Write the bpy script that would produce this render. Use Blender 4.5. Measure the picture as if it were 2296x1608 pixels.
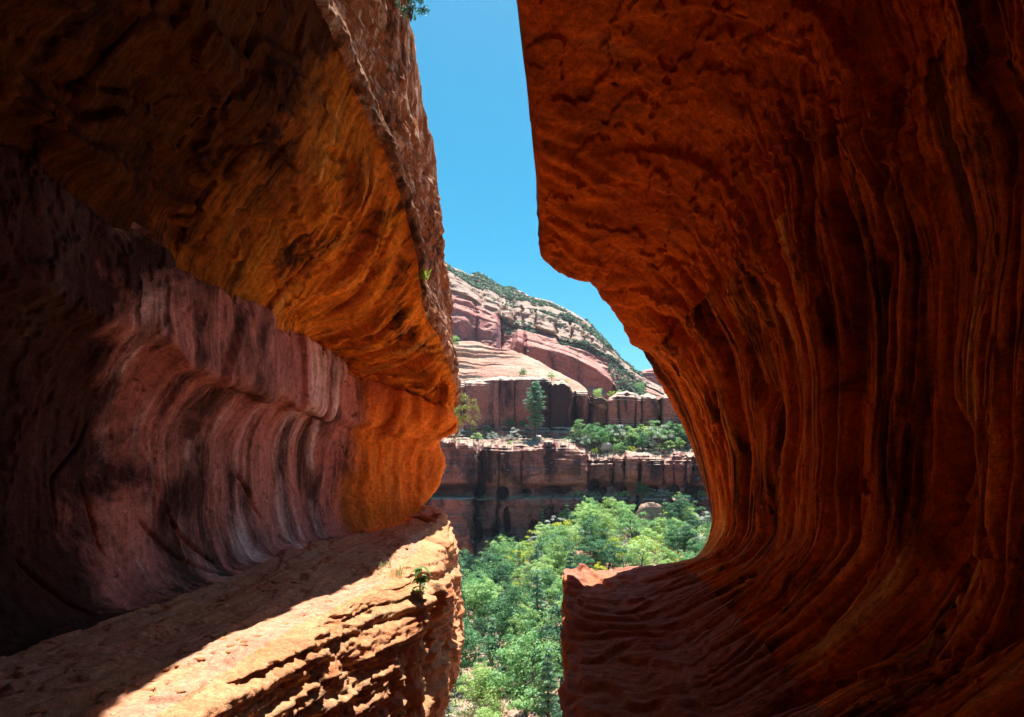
import bpy, math, random
import numpy as np

for o in list(bpy.data.objects):
    bpy.data.objects.remove(o, do_unlink=True)
scene = bpy.context.scene
COL = scene.collection

# ------------------------------------------------------------------ camera
# level camera with a lens shift: px = CX + F*x/y , py = CY - F*z/y  (2296x1608 reference pixels)
F, CX, CY, RW, RH = 1300.0, 1231.0, 1045.0, 2296.0, 1608.0
cam_d = bpy.data.cameras.new("camera")
cam = bpy.data.objects.new("camera", cam_d)
COL.objects.link(cam)
cam.location = (0, 0, 0)
cam.rotation_euler = (math.radians(90), 0, 0)
cam_d.sensor_width = 36.0
cam_d.lens = 36.0 * F / RW
cam_d.shift_x = (RW / 2 - CX) / RW
cam_d.shift_y = (CY - RH / 2) / RW
cam_d.clip_start = 0.05
cam_d.clip_end = 5000
scene.camera = cam

# ------------------------------------------------------------------ sky, sun, exposure
SUN = np.array([0.058, 0.25, 1.0]); SUN /= np.linalg.norm(SUN)
world = bpy.data.worlds.new("World"); scene.world = world
world.use_nodes = True
wn = world.node_tree.nodes; wl = world.node_tree.links
wn.clear()
sky = wn.new('ShaderNodeTexSky'); sky.sky_type = 'NISHITA'; sky.sun_disc = False
sky.sun_elevation = math.asin(SUN[2]); sky.sun_rotation = math.atan2(SUN[0], SUN[1])
sky.altitude = 1400; sky.air_density = 1.0; sky.dust_density = 2.4; sky.ozone_density = 1.2
bg = wn.new('ShaderNodeBackground'); bg.inputs[1].default_value = 0.066
wo = wn.new('ShaderNodeOutputWorld')
tint = wn.new('ShaderNodeHueSaturation'); tint.inputs['Hue'].default_value = 0.465; tint.inputs['Saturation'].default_value = 1.52; tint.inputs['Value'].default_value = 1.0
wl.new(sky.outputs[0], tint.inputs['Color']); wl.new(tint.outputs[0], bg.inputs[0]); wl.new(bg.outputs[0], wo.inputs[0])

sun_d = bpy.data.lights.new("sun", 'SUN'); sun_d.energy = 5.0; sun_d.angle = math.radians(0.53)
sun_d.color = (1.0, 0.955, 0.89)
sun_o = bpy.data.objects.new("sun", sun_d); COL.objects.link(sun_o)
from mathutils import Vector
sun_o.rotation_euler = Vector(SUN).to_track_quat('Z', 'Y').to_euler()
sun_o.location = (0, 0, 60)

scene.view_settings.view_transform = 'Standard'
scene.view_settings.look = 'None'
scene.view_settings.exposure = 1.55
scene.view_settings.gamma = 1.0
scene.view_settings.use_curve_mapping = False
scene.render.engine = 'CYCLES'
cy = scene.cycles
cy.max_bounces = 9; cy.diffuse_bounces = 6; cy.glossy_bounces = 3; cy.transmission_bounces = 4
cy.transparent_max_bounces = 8
cy.use_denoising = True
try:
    cy.denoiser = 'OPENIMAGEDENOISE'
except Exception:
    pass
cy.sample_clamp_indirect = 6.0
cy.use_adaptive_sampling = True; cy.adaptive_threshold = 0.02

# ------------------------------------------------------------------ noise
_rs = np.random.RandomState(7)
_perm = _rs.permutation(256); _perm = np.concatenate([_perm, _perm, _perm]).astype(np.int32)
_g = _rs.normal(size=(256, 3)); _g /= np.linalg.norm(_g, axis=1, keepdims=True); _g = _g.astype(np.float32)

_GX = _g[_perm, 0].copy(); _GY = _g[_perm, 1].copy(); _GZ = _g[_perm, 2].copy()
def perlin(x, y, z):
    x, y, z = np.broadcast_arrays(np.asarray(x, np.float32), np.asarray(y, np.float32), np.asarray(z, np.float32))
    sh = x.shape; x = x.ravel(); y = y.ravel(); z = z.ravel(); out = np.empty(x.shape, np.float32); CH = 65536
    for s in range(0, len(x), CH):
        a = x[s:s+CH]; b = y[s:s+CH]; c = z[s:s+CH]
        fa = np.floor(a); fb = np.floor(b); fc = np.floor(c); xf = a-fa; yf = b-fb; zf = c-fc
        xi = fa.astype(np.int32) & 255; yi = fb.astype(np.int32) & 255; zi = fc.astype(np.int32) & 255
        u = xf*xf*xf*(xf*(xf*6-15)+10); v = yf*yf*yf*(yf*(yf*6-15)+10); w = zf*zf*zf*(zf*(zf*6-15)+10)
        r = []
        for dx in (0, 1):
            A = _perm.take(xi+dx)+yi; X = xf-dx
            for dy in (0, 1):
                B = _perm.take(A+dy)+zi; Yv = yf-dy
                for dz in (0, 1):
                    h = B+dz; r.append(_GX.take(h)*X+_GY.take(h)*Yv+_GZ.take(h)*(zf-dz))
        x00 = r[0]+(r[4]-r[0])*u; x01 = r[1]+(r[5]-r[1])*u; x10 = r[2]+(r[6]-r[2])*u; x11 = r[3]+(r[7]-r[3])*u
        y0 = x00+(x10-x00)*v; y1 = x01+(x11-x01)*v
        out[s:s+CH] = (y0+(y1-y0)*w)*1.6
    return out.reshape(sh)

def fbm(x, y, z, o=4, lac=2.03, gain=0.5):
    s = 0; a = 1.0; t = 0
    for i in range(o):
        s = s+a*perlin(x+i*17.3, y-i*9.1, z+i*5.7); t += a; a *= gain; x = x*lac; y = y*lac; z = z*lac
    return s/t

def ridged(x, y, z, o=3, lac=2.1, gain=0.5):
    s = 0; a = 1.0; t = 0
    for i in range(o):
        s = s+a*(1-2*np.abs(perlin(x+i*13.1, y+i*7.7, z-i*3.3))); t += a; a *= gain; x = x*lac; y = y*lac; z = z*lac
    return s/t

def sstep(a, b, x):
    t = np.clip((x-a)/(b-a), 0, 1); return t*t*(3-2*t)

def band(a, b, c, d, x):
    return sstep(a, b, x)*(1-sstep(c, d, x))

# monotone cubic interpolation along axis 0
def pchip(xk, yk, x):
    xk = np.asarray(xk, float); yk = np.asarray(yk, float); x = np.asarray(x, float)
    sh = yk.shape[1:]; yk = yk.reshape(len(xk), -1)
    h = np.diff(xk)[:, None]; d = np.diff(yk, axis=0)/h
    m = np.zeros_like(yk)
    w1 = 2*h[1:]+h[:-1]; w2 = h[1:]+2*h[:-1]
    same = (d[:-1]*d[1:]) > 0
    with np.errstate(divide='ignore', invalid='ignore'):
        hm = (w1+w2)/(w1/np.where(d[:-1] == 0, 1, d[:-1])+w2/np.where(d[1:] == 0, 1, d[1:]))
    m[1:-1] = np.where(same, hm, 0); m[0] = d[0]; m[-1] = d[-1]
    x = np.clip(x, xk[0], xk[-1])
    i = np.clip(np.searchsorted(xk, x, side='right')-1, 0, len(xk)-2)
    t = ((x-xk[i])/h[i, 0])[:, None]
    r = (2*t**3-3*t**2+1)*yk[i]+(t**3-2*t**2+t)*h[i]*m[i]+(-2*t**3+3*t**2)*yk[i+1]+(t**3-t**2)*h[i]*m[i+1]
    return r.reshape((len(x),)+sh)

def tab(rows, y):
    r = np.array(rows, float)
    return pchip(r[:, 0], r[:, 1:], y)

def normals(P):
    du = np.gradient(P, axis=0); dv = np.gradient(P, axis=1)
    n = np.cross(du, dv); n /= np.maximum(np.linalg.norm(n, axis=2, keepdims=True), 1e-9)
    return n

# ------------------------------------------------------------------ object helpers
def tag(o, label=None, category=None, group=None, kind=None):
    if label: o["label"] = label
    if category: o["category"] = category
    if group: o["group"] = group
    if kind: o["kind"] = kind
    return o

def empty(name, loc=(0, 0, 0), parent=None):
    o = bpy.data.objects.new(name, None); o.location = loc; o.empty_display_size = 0.2
    COL.objects.link(o)
    if parent: o.parent = parent
    return o

def mesh_from(name, V, Q, smooth=True, uv=None, mat=None):
    V = np.ascontiguousarray(V, np.float32).reshape(-1, 3); Q = np.ascontiguousarray(Q, np.int32)
    k = Q.shape[1]
    me = bpy.data.meshes.new(name)
    me.vertices.add(len(V)); me.vertices.foreach_set("co", V.ravel())
    me.loops.add(Q.size); me.loops.foreach_set("vertex_index", Q.ravel())
    me.polygons.add(len(Q)); me.polygons.foreach_set("loop_start", np.arange(0, Q.size, k, dtype=np.int32))
    if smooth:
        me.polygons.foreach_set("use_smooth", np.ones(len(Q), dtype=bool))
    me.update(calc_edges=True)
    if uv is not None:
        l = me.uv_layers.new(name="UVMap")
        l.data.foreach_set("uv", np.ascontiguousarray(uv.reshape(-1, 2)[Q.ravel()], np.float32).ravel())
    if mat: me.materials.append(mat)
    return me

def mesh_obj(name, me, parent=None, loc=None):
    o = bpy.data.objects.new(name, me); COL.objects.link(o)
    if parent: o.parent = parent
    if loc is not None: o.location = loc
    return o

def grid_quads(nu, nv):
    a = np.arange(nu*nv, dtype=np.int32).reshape(nu, nv)
    return np.stack([a[:-1, :-1], a[1:, :-1], a[1:, 1:], a[:-1, 1:]], -1).reshape(-1, 4)

def grid_obj(name, P, uv, mat, parent=None, flip=False):
    nu, nv = P.shape[:2]
    q = grid_quads(nu, nv)
    if flip: q = q[:, ::-1]
    return mesh_obj(name, mesh_from(name, P, q, True, uv, mat), parent)

# ------------------------------------------------------------------ materials
def nd(nt, t, **k):
    n = nt.nodes.new(t)
    for a, b in k.items(): setattr(n, a, b)
    return n

def ramp(nt, stops, interp='LINEAR'):
    r = nt.nodes.new('ShaderNodeValToRGB'); r.color_ramp.interpolation = interp
    e = r.color_ramp.elements
    while len(e) > 1: e.remove(e[0])
    e[0].position = stops[0][0]; e[0].color = stops[0][1]
    for p, c in stops[1:]:
        n = e.new(p); n.color = c
    return r

def c4(c): return (c[0], c[1], c[2], 1.0)
def g4(v): return (v, v, v, 1.0)

def noise_node(nt, vec, scale, detail=6, rough=0.6, sc=(1, 1, 1), dist=0.0, loc=(0, 0, 0)):
    mp = nd(nt, 'ShaderNodeMapping'); mp.inputs['Scale'].default_value = sc; mp.inputs['Location'].default_value = loc
    nt.links.new(vec, mp.inputs['Vector'])
    n = nd(nt, 'ShaderNodeTexNoise'); n.inputs['Scale'].default_value = scale; n.inputs['Detail'].default_value = detail
    n.inputs['Roughness'].default_value = rough; n.inputs['Distortion'].default_value = dist
    nt.links.new(mp.outputs[0], n.inputs['Vector'])
    return n.outputs['Fac']

def mixc(nt, fac, a, b, mode='MIX'):
    m = nd(nt, 'ShaderNodeMix', data_type='RGBA', blend_type=mode)
    if isinstance(fac, (int, float)): m.inputs[0].default_value = fac
    else: nt.links.new(fac, m.inputs[0])
    for k, v in ((6, a), (7, b)):
        if isinstance(v, tuple): m.inputs[k].default_value = v
        else: nt.links.new(v, m.inputs[k])
    return m.outputs[2]

def rock_mat(name, main, alt, dark=None, dark_rng=(0.55, 0.7), pale=None, pale_rng=(0.6, 0.72),
             streak=(4.0, 0.35), mottle=1.3, top=None, top_rng=(0.35, 0.75), layer=None, layer_scale=3.0,
             bump=0.35, fine=22.0, dist=0.03, rough=0.9, stain=None, stain_rng=(0.5, 0.65), stain_scale=0.6,
             streak_dist=0.6, lic=None, patch=None, glow_patch=None, groove=None):
    m = bpy.data.materials.new(name); m.use_nodes = True
    nt = m.node_tree; nt.nodes.clear(); L = nt.links
    out = nd(nt, 'ShaderNodeOutputMaterial'); bs = nd(nt, 'ShaderNodeBsdfPrincipled')
    L.new(bs.outputs[0], out.inputs[0])
    tc = nd(nt, 'ShaderNodeTexCoord'); obj = tc.outputs['Object']; uv = tc.outputs['UV']
    n1 = noise_node(nt, obj, mottle, 7, 0.62)
    r1 = ramp(nt, [(0.33, c4(alt)), (0.66, c4(main))]); L.new(n1, r1.inputs[0]); col = r1.outputs[0]
    if layer:
        n = noise_node(nt, obj, layer_scale, 5, 0.65, (0.12, 0.12, 1.0), 0.25)
        r = ramp(nt, [(0.45, g4(0)), (0.6, g4(0.75))]); L.new(n, r.inputs[0])
        col = mixc(nt, r.outputs[0], col, c4(layer))
    if stain:
        n = noise_node(nt, obj, stain_scale, 8, 0.68, (1, 1, 1), 0.7, (3.1, 1.7, 0.4))
        r = ramp(nt, [(stain_rng[0], g4(0)), (stain_rng[1], g4(0.92))]); L.new(n, r.inputs[0])
        col = mixc(nt, r.outputs[0], col, c4(stain))
    nb_ = noise_node(nt, obj, mottle*0.75, 5, 0.6, (1, 1, 0.6), 0.3, (11, 4, 9))
    rb_ = ramp(nt, [(0.40, g4(0.12)), (0.56, g4(1))]); L.new(nb_, rb_.inputs[0])
    ib_ = ramp(nt, [(0.42, g4(1)), (0.60, g4(0.15))]); L.new(nb_, ib_.inputs[0])
    if pale:
        n = noise_node(nt, uv, 1.0, 7, 0.65, (streak[0]*0.8, streak[1]*0.8, 1), streak_dist, (4.3, 8.1, 0))
        r = ramp(nt, [(pale_rng[0], g4(0)), (pale_rng[1], g4(0.8))]); L.new(n, r.inputs[0])
        col = mixc(nt, mixc(nt, 1.0, r.outputs[0], ib_.outputs[0], 'MULTIPLY'), col, c4(pale))
    if dark:
        n = noise_node(nt, uv, 1.0, 8, 0.66, (streak[0], streak[1], 1), streak_dist, (1.3, 2.7, 0))
        r = ramp(nt, [(dark_rng[0], g4(0)), (dark_rng[1], g4(0.9))]); L.new(n, r.inputs[0])
        col = mixc(nt, mixc(nt, 1.0, r.outputs[0], rb_.outputs[0], 'MULTIPLY'), col, c4(dark))
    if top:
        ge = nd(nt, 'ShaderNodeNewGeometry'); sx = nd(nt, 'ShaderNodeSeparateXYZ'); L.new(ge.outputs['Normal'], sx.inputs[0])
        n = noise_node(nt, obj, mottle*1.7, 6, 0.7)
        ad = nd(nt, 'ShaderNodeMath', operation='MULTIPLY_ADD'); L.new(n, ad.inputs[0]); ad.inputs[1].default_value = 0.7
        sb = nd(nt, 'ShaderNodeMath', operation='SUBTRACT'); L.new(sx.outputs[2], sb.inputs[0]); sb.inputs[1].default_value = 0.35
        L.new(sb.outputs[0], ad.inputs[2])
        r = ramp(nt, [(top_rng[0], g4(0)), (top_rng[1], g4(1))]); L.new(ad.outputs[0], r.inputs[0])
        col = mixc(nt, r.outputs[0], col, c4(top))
    if lic:
        n = noise_node(nt, obj, 2.2, 8, 0.75, (1, 1, 1), 0.3, (7, 3, 1))
        r = ramp(nt, [(0.47, g4(0)), (0.56, g4(0.9))]); L.new(n, r.inputs[0])
        col = mixc(nt, r.outputs[0], col, c4(lic))
    for patch in [q_ for q_ in (patch, glow_patch) if q_]:                              # inner-end varnish, deepened to stand for shade; second patch paints bounced-light glow: (colour, limit along the wall, width, noise reach)
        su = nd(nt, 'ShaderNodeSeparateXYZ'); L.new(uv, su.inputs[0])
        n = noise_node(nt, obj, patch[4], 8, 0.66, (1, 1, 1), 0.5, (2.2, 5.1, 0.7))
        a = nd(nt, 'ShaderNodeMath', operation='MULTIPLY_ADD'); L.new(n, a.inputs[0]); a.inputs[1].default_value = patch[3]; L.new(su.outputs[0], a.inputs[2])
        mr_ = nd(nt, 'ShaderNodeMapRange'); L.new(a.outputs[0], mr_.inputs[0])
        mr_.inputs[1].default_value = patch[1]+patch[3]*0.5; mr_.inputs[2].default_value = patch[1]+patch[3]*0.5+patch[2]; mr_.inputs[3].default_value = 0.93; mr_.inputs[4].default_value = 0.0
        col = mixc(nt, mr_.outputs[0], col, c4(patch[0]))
    # fine grain variation
    n2 = noise_node(nt, obj, fine*0.9, 6, 0.7)
    r2 = ramp(nt, [(0.3, g4(0.62)), (0.7, g4(1.30))]); L.new(n2, r2.inputs[0])
    col = mixc(nt, 1.0, col, r2.outputs[0], 'MULTIPLY')
    n3 = noise_node(nt, obj, fine*2.6, 3, 0.75, (1, 1, 1.5), 0.3, (6, 2, 8))      # grit, pits and pale flecks
    r3 = ramp(nt, [(0.30, g4(0.38)), (0.42, g4(0.95)), (0.58, g4(1.0)), (0.70, g4(1.5))]); L.new(n3, r3.inputs[0])
    col = mixc(nt, 1.0, col, r3.outputs[0], 'MULTIPLY')
    L.new(col, bs.inputs['Base Color'])
    bs.inputs['Roughness'].default_value = rough
    bs.inputs['Specular IOR Level'].default_value = 0.04
    nb = noise_node(nt, obj, fine, 8, 0.68, (1, 1, 1.6), 0.2)
    nb2 = noise_node(nt, obj, fine*0.22, 6, 0.6)
    ad = nd(nt, 'ShaderNodeMath', operation='MULTIPLY_ADD'); L.new(nb2, ad.inputs[0]); ad.inputs[1].default_value = 2.0; L.new(nb, ad.inputs[2])
    if groove:
        ng = noise_node(nt, uv, 1.0, 5, 0.6, (groove[0], groove[1], 1), 0.15, (9, 4, 0))
        ad2 = nd(nt, 'ShaderNodeMath', operation='MULTIPLY_ADD'); L.new(ng, ad2.inputs[0]); ad2.inputs[1].default_value = groove[2]; L.new(ad.outputs[0], ad2.inputs[2]); ad = ad2
        rg_ = ramp(nt, [(0.30, g4(0.62)), (0.5, g4(1.0)), (0.72, g4(1.28))]); L.new(ng, rg_.inputs[0])
        L.new(mixc(nt, 1.0, col, rg_.outputs[0], 'MULTIPLY'), bs.inputs['Base Color'])
    b = nd(nt, 'ShaderNodeBump'); b.inputs['Strength'].default_value = bump; b.inputs['Distance'].default_value = dist
    L.new(ad.outputs[0], b.inputs['Height']); L.new(b.outputs[0], bs.inputs['Normal'])
    return m

# ================================================================== CAVE, LEFT SIDE
def build_profile(feats, wts, step, n_y):
    """feats: list of (n_y,2) arrays; returns P(n_y,ns,2), feature index per sample, arclength per sample"""
    K = np.stack(feats, 0)                       # nf, ny, 2
    seg = np.linalg.norm(np.diff(K, axis=0), axis=2)
    chord = np.median(seg, axis=1)+0.02
    knots = np.concatenate([[0], np.cumsum(chord)])
    ss = []; fi = []
    for j in range(len(feats)-1):
        n = max(2, int(round(chord[j]/step*wts[j])))
        t = np.arange(n)/n
        ss.append(knots[j]+t*chord[j]); fi.append(j+t)
    ss.append([knots[-1]]); fi.append([len(feats)-1])
    ss = np.concatenate(ss); fi = np.concatenate(fi)
    P = pchip(knots, K, ss)                      # ns, ny, 2
    return np.transpose(P, (1, 0, 2)), fi, ss

def ysamples(a, b, c, d, n):
    t = np.linspace(0, 1, n)
    mid = b*(c/b)**t
    return np.concatenate([np.linspace(a, b, 22)[:-1], mid, np.linspace(c, d, 26)[1:]])

Yl = ysamples(-8, 3.0, 15.2, 24, 600)
n = len(Yl)
lip = tab([(-8, -0.8, 5.4), (2.4, -0.8, 5.4), (3.6, -1.5, 5.2), (4.8, -2.3, 5.4), (5.6, -2.55, 5.45), (6.6, -2.66, 5.3), (7.6, -2.63, 5.15), (8.4, -2.52, 4.81),
           (9.2, -2.38, 4.28), (9.9, -2.22, 3.40), (10.4, -2.25, 2.86), (11.4, -2.15, 2.50), (12.9, -2.09, 1.84), (13.8, -2.22, 1.45), (14.7, -2.4, 1.4), (16, -2.6, 1.4), (24, -2.6, 1.4)], Yl)
lip[:, 1] += 0.07*fbm(Yl*1.6, 0.2+0*Yl, 0.7+0*Yl, 4); lip[:, 0] += 0.06*fbm(Yl*1.9, 5.2+0*Yl, 0.7+0*Yl, 4)
cnz = lambda k, a: a*fbm(Yl*1.1+k, 0.3+0*Yl, k+0*Yl, 4)
crease = tab([(-8, -4.4, 2.6), (5.4, -4.30, 2.45), (6.8, -4.30, 2.34), (7.6, -4.22, 2.31), (10.2, -4.24, 2.17), (12, -4.06, 1.95), (12.9, -3.05, 1.60),
              (13.5, -2.3, 1.08), (14.7, -2.42, 1.02), (16, -2.6, 1.0), (24, -2.6, 1.0)], Yl)
bandb = tab([(-8, -4.28, 1.5), (6.2, -4.25, 1.43), (7.6, -4.20, 1.15), (9.4, -4.22, 1.10), (11, -4.26, 1.07), (12, -4.02, 1.0), (13, -3.35, 0.9),
             (14, -2.44, 0.78), (16, -2.6, 0.75), (24, -2.6, 0.75)], Yl)
crease[:, 1] += cnz(3.0, 0.20)+0.05*np.sign(perlin(Yl*1.3, 0.5, 2.0)); bandb[:, 1] += cnz(7.0, 0.30); bandb[:, 0] += cnz(11.0, 0.05)
gd = tab([(-8, -4.95, 0.3), (8, -4.82, 0.2), (10.5, -4.74, 0.2), (11.6, -4.5, 0.15), (12.5, -4.05, 0.1), (13.5, -3.3, 0.1), (14.3, -2.62, 0.1), (16, -2.75, 0.1), (24, -2.75, 0.1)], Yl)
hw = tab([(-8, -4.85, -0.7), (8, -4.82, -0.7), (11.5, -4.55, -0.7), (12.6, -4.1, -0.7), (13.6, -3.3, -0.68), (14.4, -2.76, -0.6), (16, -2.85, -0.6), (24, -2.85, -0.6)], Yl)
fj = tab([(-8, -4.4, -1.5), (5.4, -4.4, -1.5), (7.6, -4.52, -1.48), (9.5, -4.5, -1.45), (11.5, -4.3, -1.42), (13, -3.7, -1.36), (14.4, -2.85, -1.03), (15, -2.8, -0.98), (24, -2.85, -0.98)], Yl)
rim = tab([(-8, -2.2, -1.68), (2, -2.3, -1.68), (4, -2.42, -1.64), (5.6, -2.42, -1.60), (6.4, -2.2, -1.58), (7.6, -1.98, -1.53), (9, -2.02, -1.46), (11, -2.2, -1.33),
           (13, -2.35, -1.18), (14, -2.55, -1.06), (15, -2.6, -1.02), (24, -2.7, -1.02)], Yl)
lowf = tab([(-8, -2.0, -3.2), (4, -2.0, -3.2), (6, -1.8, -3.2), (7.5, -1.62, -3.2), (9.5, -1.60, -3.2), (12, -1.82, -3.2), (13, -1.9, -3.2), (14, -2.3, -3.2), (24, -2.6, -3.2)], Yl)
o2 = lambda a, dx, dz: a+np.array([dx, dz])
cst = lambda x, z: np.tile(np.array([[x, z]], float), (n, 1))
colY = lambda x, z: np.stack([np.broadcast_to(x, (n,)), np.broadcast_to(z, (n,))], 1)
ceil_mid = 0.55*lip+0.45*crease+np.array([-0.02, -0.10])
fl_a = np.stack([fj[:, 0]+0.75, fj[:, 1]-0.13], 1)
fl_a = np.where((fl_a[:, :1] > rim[:, :1]-0.05), 0.6*fj+0.4*rim, fl_a)
lean = lambda dx, dz: np.stack([lip[:, 0]+dx*(1-0.72*sstep(8.0, 11.5, Yl)), lip[:, 1]+dz], 1)
featsL = [cst(-16, 19), cst(-3.0, 13.5), lean(-0.55, 3.1), lean(-0.55, 1.5), o2(lip, 0.03, 0.12), o2(lip, -0.06, -0.02),
          ceil_mid, crease, o2(crease, 0.02, -0.07), bandb, o2(bandb, -0.22, -0.14), gd, hw, fj, fl_a, rim,
          np.stack([rim[:, 0]+np.interp(Yl, [5, 7, 11, 13], [.16, .34, .34, .2]), rim[:, 1]-0.34], 1), lowf, colY(lowf[:, 0]-0.85, -5.6), cst(-3.2, -24)]
PL, fiL, sL = build_profile(featsL, [.1, .15, .6, 1.0, 1.2, 1.05, 1.05, 1.2, 1.1, 1.2, 1.1, 1.1, 1.1, 1.1, 1.2, 1.4, 1.3, .6, .1], 0.0255, n)
ns = len(sL)
Y2 = np.repeat(Yl[:, None], ns, 1); FI = np.repeat(fiL[None], n, 0); SS = np.repeat(sL[None], n, 0)
P = np.stack([PL[..., 0], Y2, PL[..., 1]], -1)
# the block ends and turns away at the mouth; the end lies nearer the higher it is
zk = np.array([-24, -4.9, -4.0, -3.2, -2.0, -1.1, 0, 1.76, 2.8, 4.8, 6.7, 8.4, 9.5, 14])
yk = np.array([11.0, 10.0, 11.2, 11.9, 12.8, 13.9, 14.2, 13.9, 13.3, 12.2, 11.0, 9.9, 9.4, 8.6])
z_ = P[..., 2]
yend = np.interp(z_, zk, yk)+0.5*fbm(P[..., 0]*0.2, z_*0.9, z_*0+3.3, 4)
dd = np.maximum(Y2-yend, 0)
P[..., 0] -= 0.55*dd**1.5
# second fin above the lip: a notch between two ribs of the outer face
N = normals(P)
flipL = np.mean(N[:, np.searchsorted(fiL, 11.2), 0]) < 0
if flipL: N = -N
x, y, z = P[..., 0], P[..., 1], P[..., 2]
D = np.zeros((n, ns), np.float32)
w1 = fbm(x*0.5, y*0.5, z*0.5, 3); w2 = fbm(x*0.9+9, y*0.9, z*0.9, 3)
D += 0.10*w1
# outer face: knobby, ribbed, weathered along steep cross beds
mo = band(0.6, 1.4, 4.1, 4.9, FI)
q = (Y2-0.42*z)+0.22*w2
rib = perlin(q*1.15+4, z*0.10, 0.5)
fine_rib = perlin(q*2.5, z*1.8, 3.1)+0.6*perlin(q*5, z*5, 9.1)
knob = ridged(x*3.0, y*0.9+0.3*z, z*4.2+0.8*Y2, 4)
ru = 0.45+0.55*sstep(1.0, 2.2, z-np.repeat(lip[:, 1][:, None], ns, 1))
D += mo*(0.3+0.7*ru)*0.06*ridged(x*6, y*2.0, z*9+1.5*Y2, 3)
D += mo*ru*(0.07*rib+0.06*fine_rib+0.09*knob+0.02*perlin(x*9, y*5, z*9)+0.012*perlin(x*18, y*9, z*18))
# lip zone: honeycombed
ml = band(3.4, 4.1, 4.8, 5.2, FI)
D += ml*0.05*ridged(x*3.2, y*3.2, z*3.2, 3)
# ceiling: cross beds running from crease to lip
mc = band(4.9, 5.5, 6.7, 7.0, FI); cs = FI-5
q = Y2-0.35*cs+0.07*w2
beds = perlin(q*2.2, cs*0.4, 11.0)+0.8*perlin(q*6.5, cs*0.5, 5.0)+0.55*perlin(q*15, cs*0.7, 2.0)+0.3*perlin(q*31, cs*1.0, 2.0)
beds = np.sign(beds)*np.abs(beds)**0.6
amp = (0.006+0.165*sstep(7.6, 10.0, Y2))*np.clip(0.75+1.3*perlin(q*0.8, cs*0.9, 31.0), 0.15, 1.5)
D += mc*amp*beds
D += mc*0.20*fbm(x*0.8+3, y*0.6, z*0.8, 5)*(1-0.75*sstep(8, 10, Y2))
fk_ = fbm(x*0.55+1, y*0.35, z*0.7+2, 4)
D += mc*(0.07*sstep(0.0, 0.02, fk_)+0.06*sstep(0.16, 0.175, fk_)+0.05*sstep(-0.17, -0.155, fk_))*(1-0.85*sstep(8.5, 10, Y2))
flake = fbm(x*1.1, y*1.1, z*1.4+5, 4)
D += mc*0.022*sstep(0.08, 0.10, flake)+mc*0.03*fbm(x*3, y*2, z*3, 4)+mc*0.018*ridged(x*5, y*3, z*5, 3)
# a long gash in the ceiling beds
for (yg, cw, dp) in ((10.15, 0.045, 0.16), (10.75, 0.06, 0.20), (11.6, 0.05, 0.14), (9.3, 0.03, 0.08)):
    g = np.exp(-((q-yg+0.1*w1)/cw)**2)*band(0.05, 0.35, 1.1, 1.8, cs)
    D -= mc*dp*g
# recess wall: band block edge, broad streak ribs, spalls
mw = band(7.1, 7.5, 12.2, 12.9, FI)
D += mw*0.03*perlin(Y2*0.9+0.3*w1, z*0.4, 4.2)+mw*0.014*perlin(Y2*3.1+0.5*w1, z*0.5, 1.2)
sp = fbm(x*1.3, y*1.3, z*0.8+9, 5)
sp2 = fbm(x*3.5+2, y*3.5, z*2.0+4, 4)
D += mw*(0.014*sstep(0.12, 0.14, sp2)-0.018*sstep(0.30, 0.32, sp2))
D += mw*(0.016*sstep(0.10, 0.13, sp)-0.02*sstep(0.26, 0.28, sp)+0.02*fbm(x*4, y*4, z*3, 4)+0.012*ridged(Y2*2.2, z*0.9, x, 3))
mb = band(7.0, 7.2, 9.2, 9.8, FI)
D += mb*(0.10*sstep(-0.02, 0.05, perlin(Y2*0.75+2, 0.3, z*0.2+0.2*w1))+0.05*fbm(Y2*1.2, z*1.5, 3.0+0*z, 4)-0.12*(1-sstep(5.8, 6.6, Y2)))
mend = mw*sstep(12.2, 12.8, Y2)
D += mend*(0.07*ridged(Y2*3.0+z*0.4, z*0.7, x*2.0, 3))
# slanting gouges at the foot of the wall, each from its own place in the photograph
def gouge(D, pts, wid, dep, xw=-4.72):
    pp = [(-xw*F/(CX-px), (CY-py)*(-xw*F/(CX-px))/F) for px, py in pts]
    best = np.full(D.shape, 1e9, np.float32); tt = np.zeros(D.shape, np.float32)
    for k in range(len(pp)-1):
        a = np.array(pp[k]); b = np.array(pp[k+1]); ab = b-a
        t = np.clip(((Y2-a[0])*ab[0]+(z-a[1])*ab[1])/(ab@ab), 0, 1)
        d = np.hypot(Y2-a[0]-t*ab[0], z-a[1]-t*ab[1])
        u = d < best
        best = np.where(u, d, best); tt = np.where(u, (k+t)/(len(pp)-1), tt)
    taper = np.sin(np.pi*np.clip(tt*0.96+0.02, 0, 1))**0.5
    m = band(9.0, 9.4, 13.6, 14.2, FI)
    e = best+0.02*w2
    return D-m*dep*np.exp(-(e/(wid*(0.35+taper)))**2)*taper
for pts, wd, dp in (([(383, 1133), (420, 1205), (466, 1262)], 0.035, 0.16), ([(330, 1165), (400, 1250), (465, 1290)], 0.03, 0.12),
                    ([(540, 1050), (570, 1110), (585, 1165)], 0.035, 0.13), ([(206, 1075), (226, 1130), (250, 1262)], 0.018, 0.08),
                    ([(60, 1250), (100, 1320), (140, 1390)], 0.022, 0.08), ([(608, 1200), (630, 1228)], 0.035, 0.12), ([(218, 945), (205, 1000), (150, 1075), (152, 1190)], 0.02, 0.10),
                    ([(645, 1075), (660, 1120)], 0.02, 0.08), ([(490, 790), (500, 850)], 0.04, 0.14)):
    D = gouge(D, pts, wd*0.6, dp*0.85)
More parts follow.
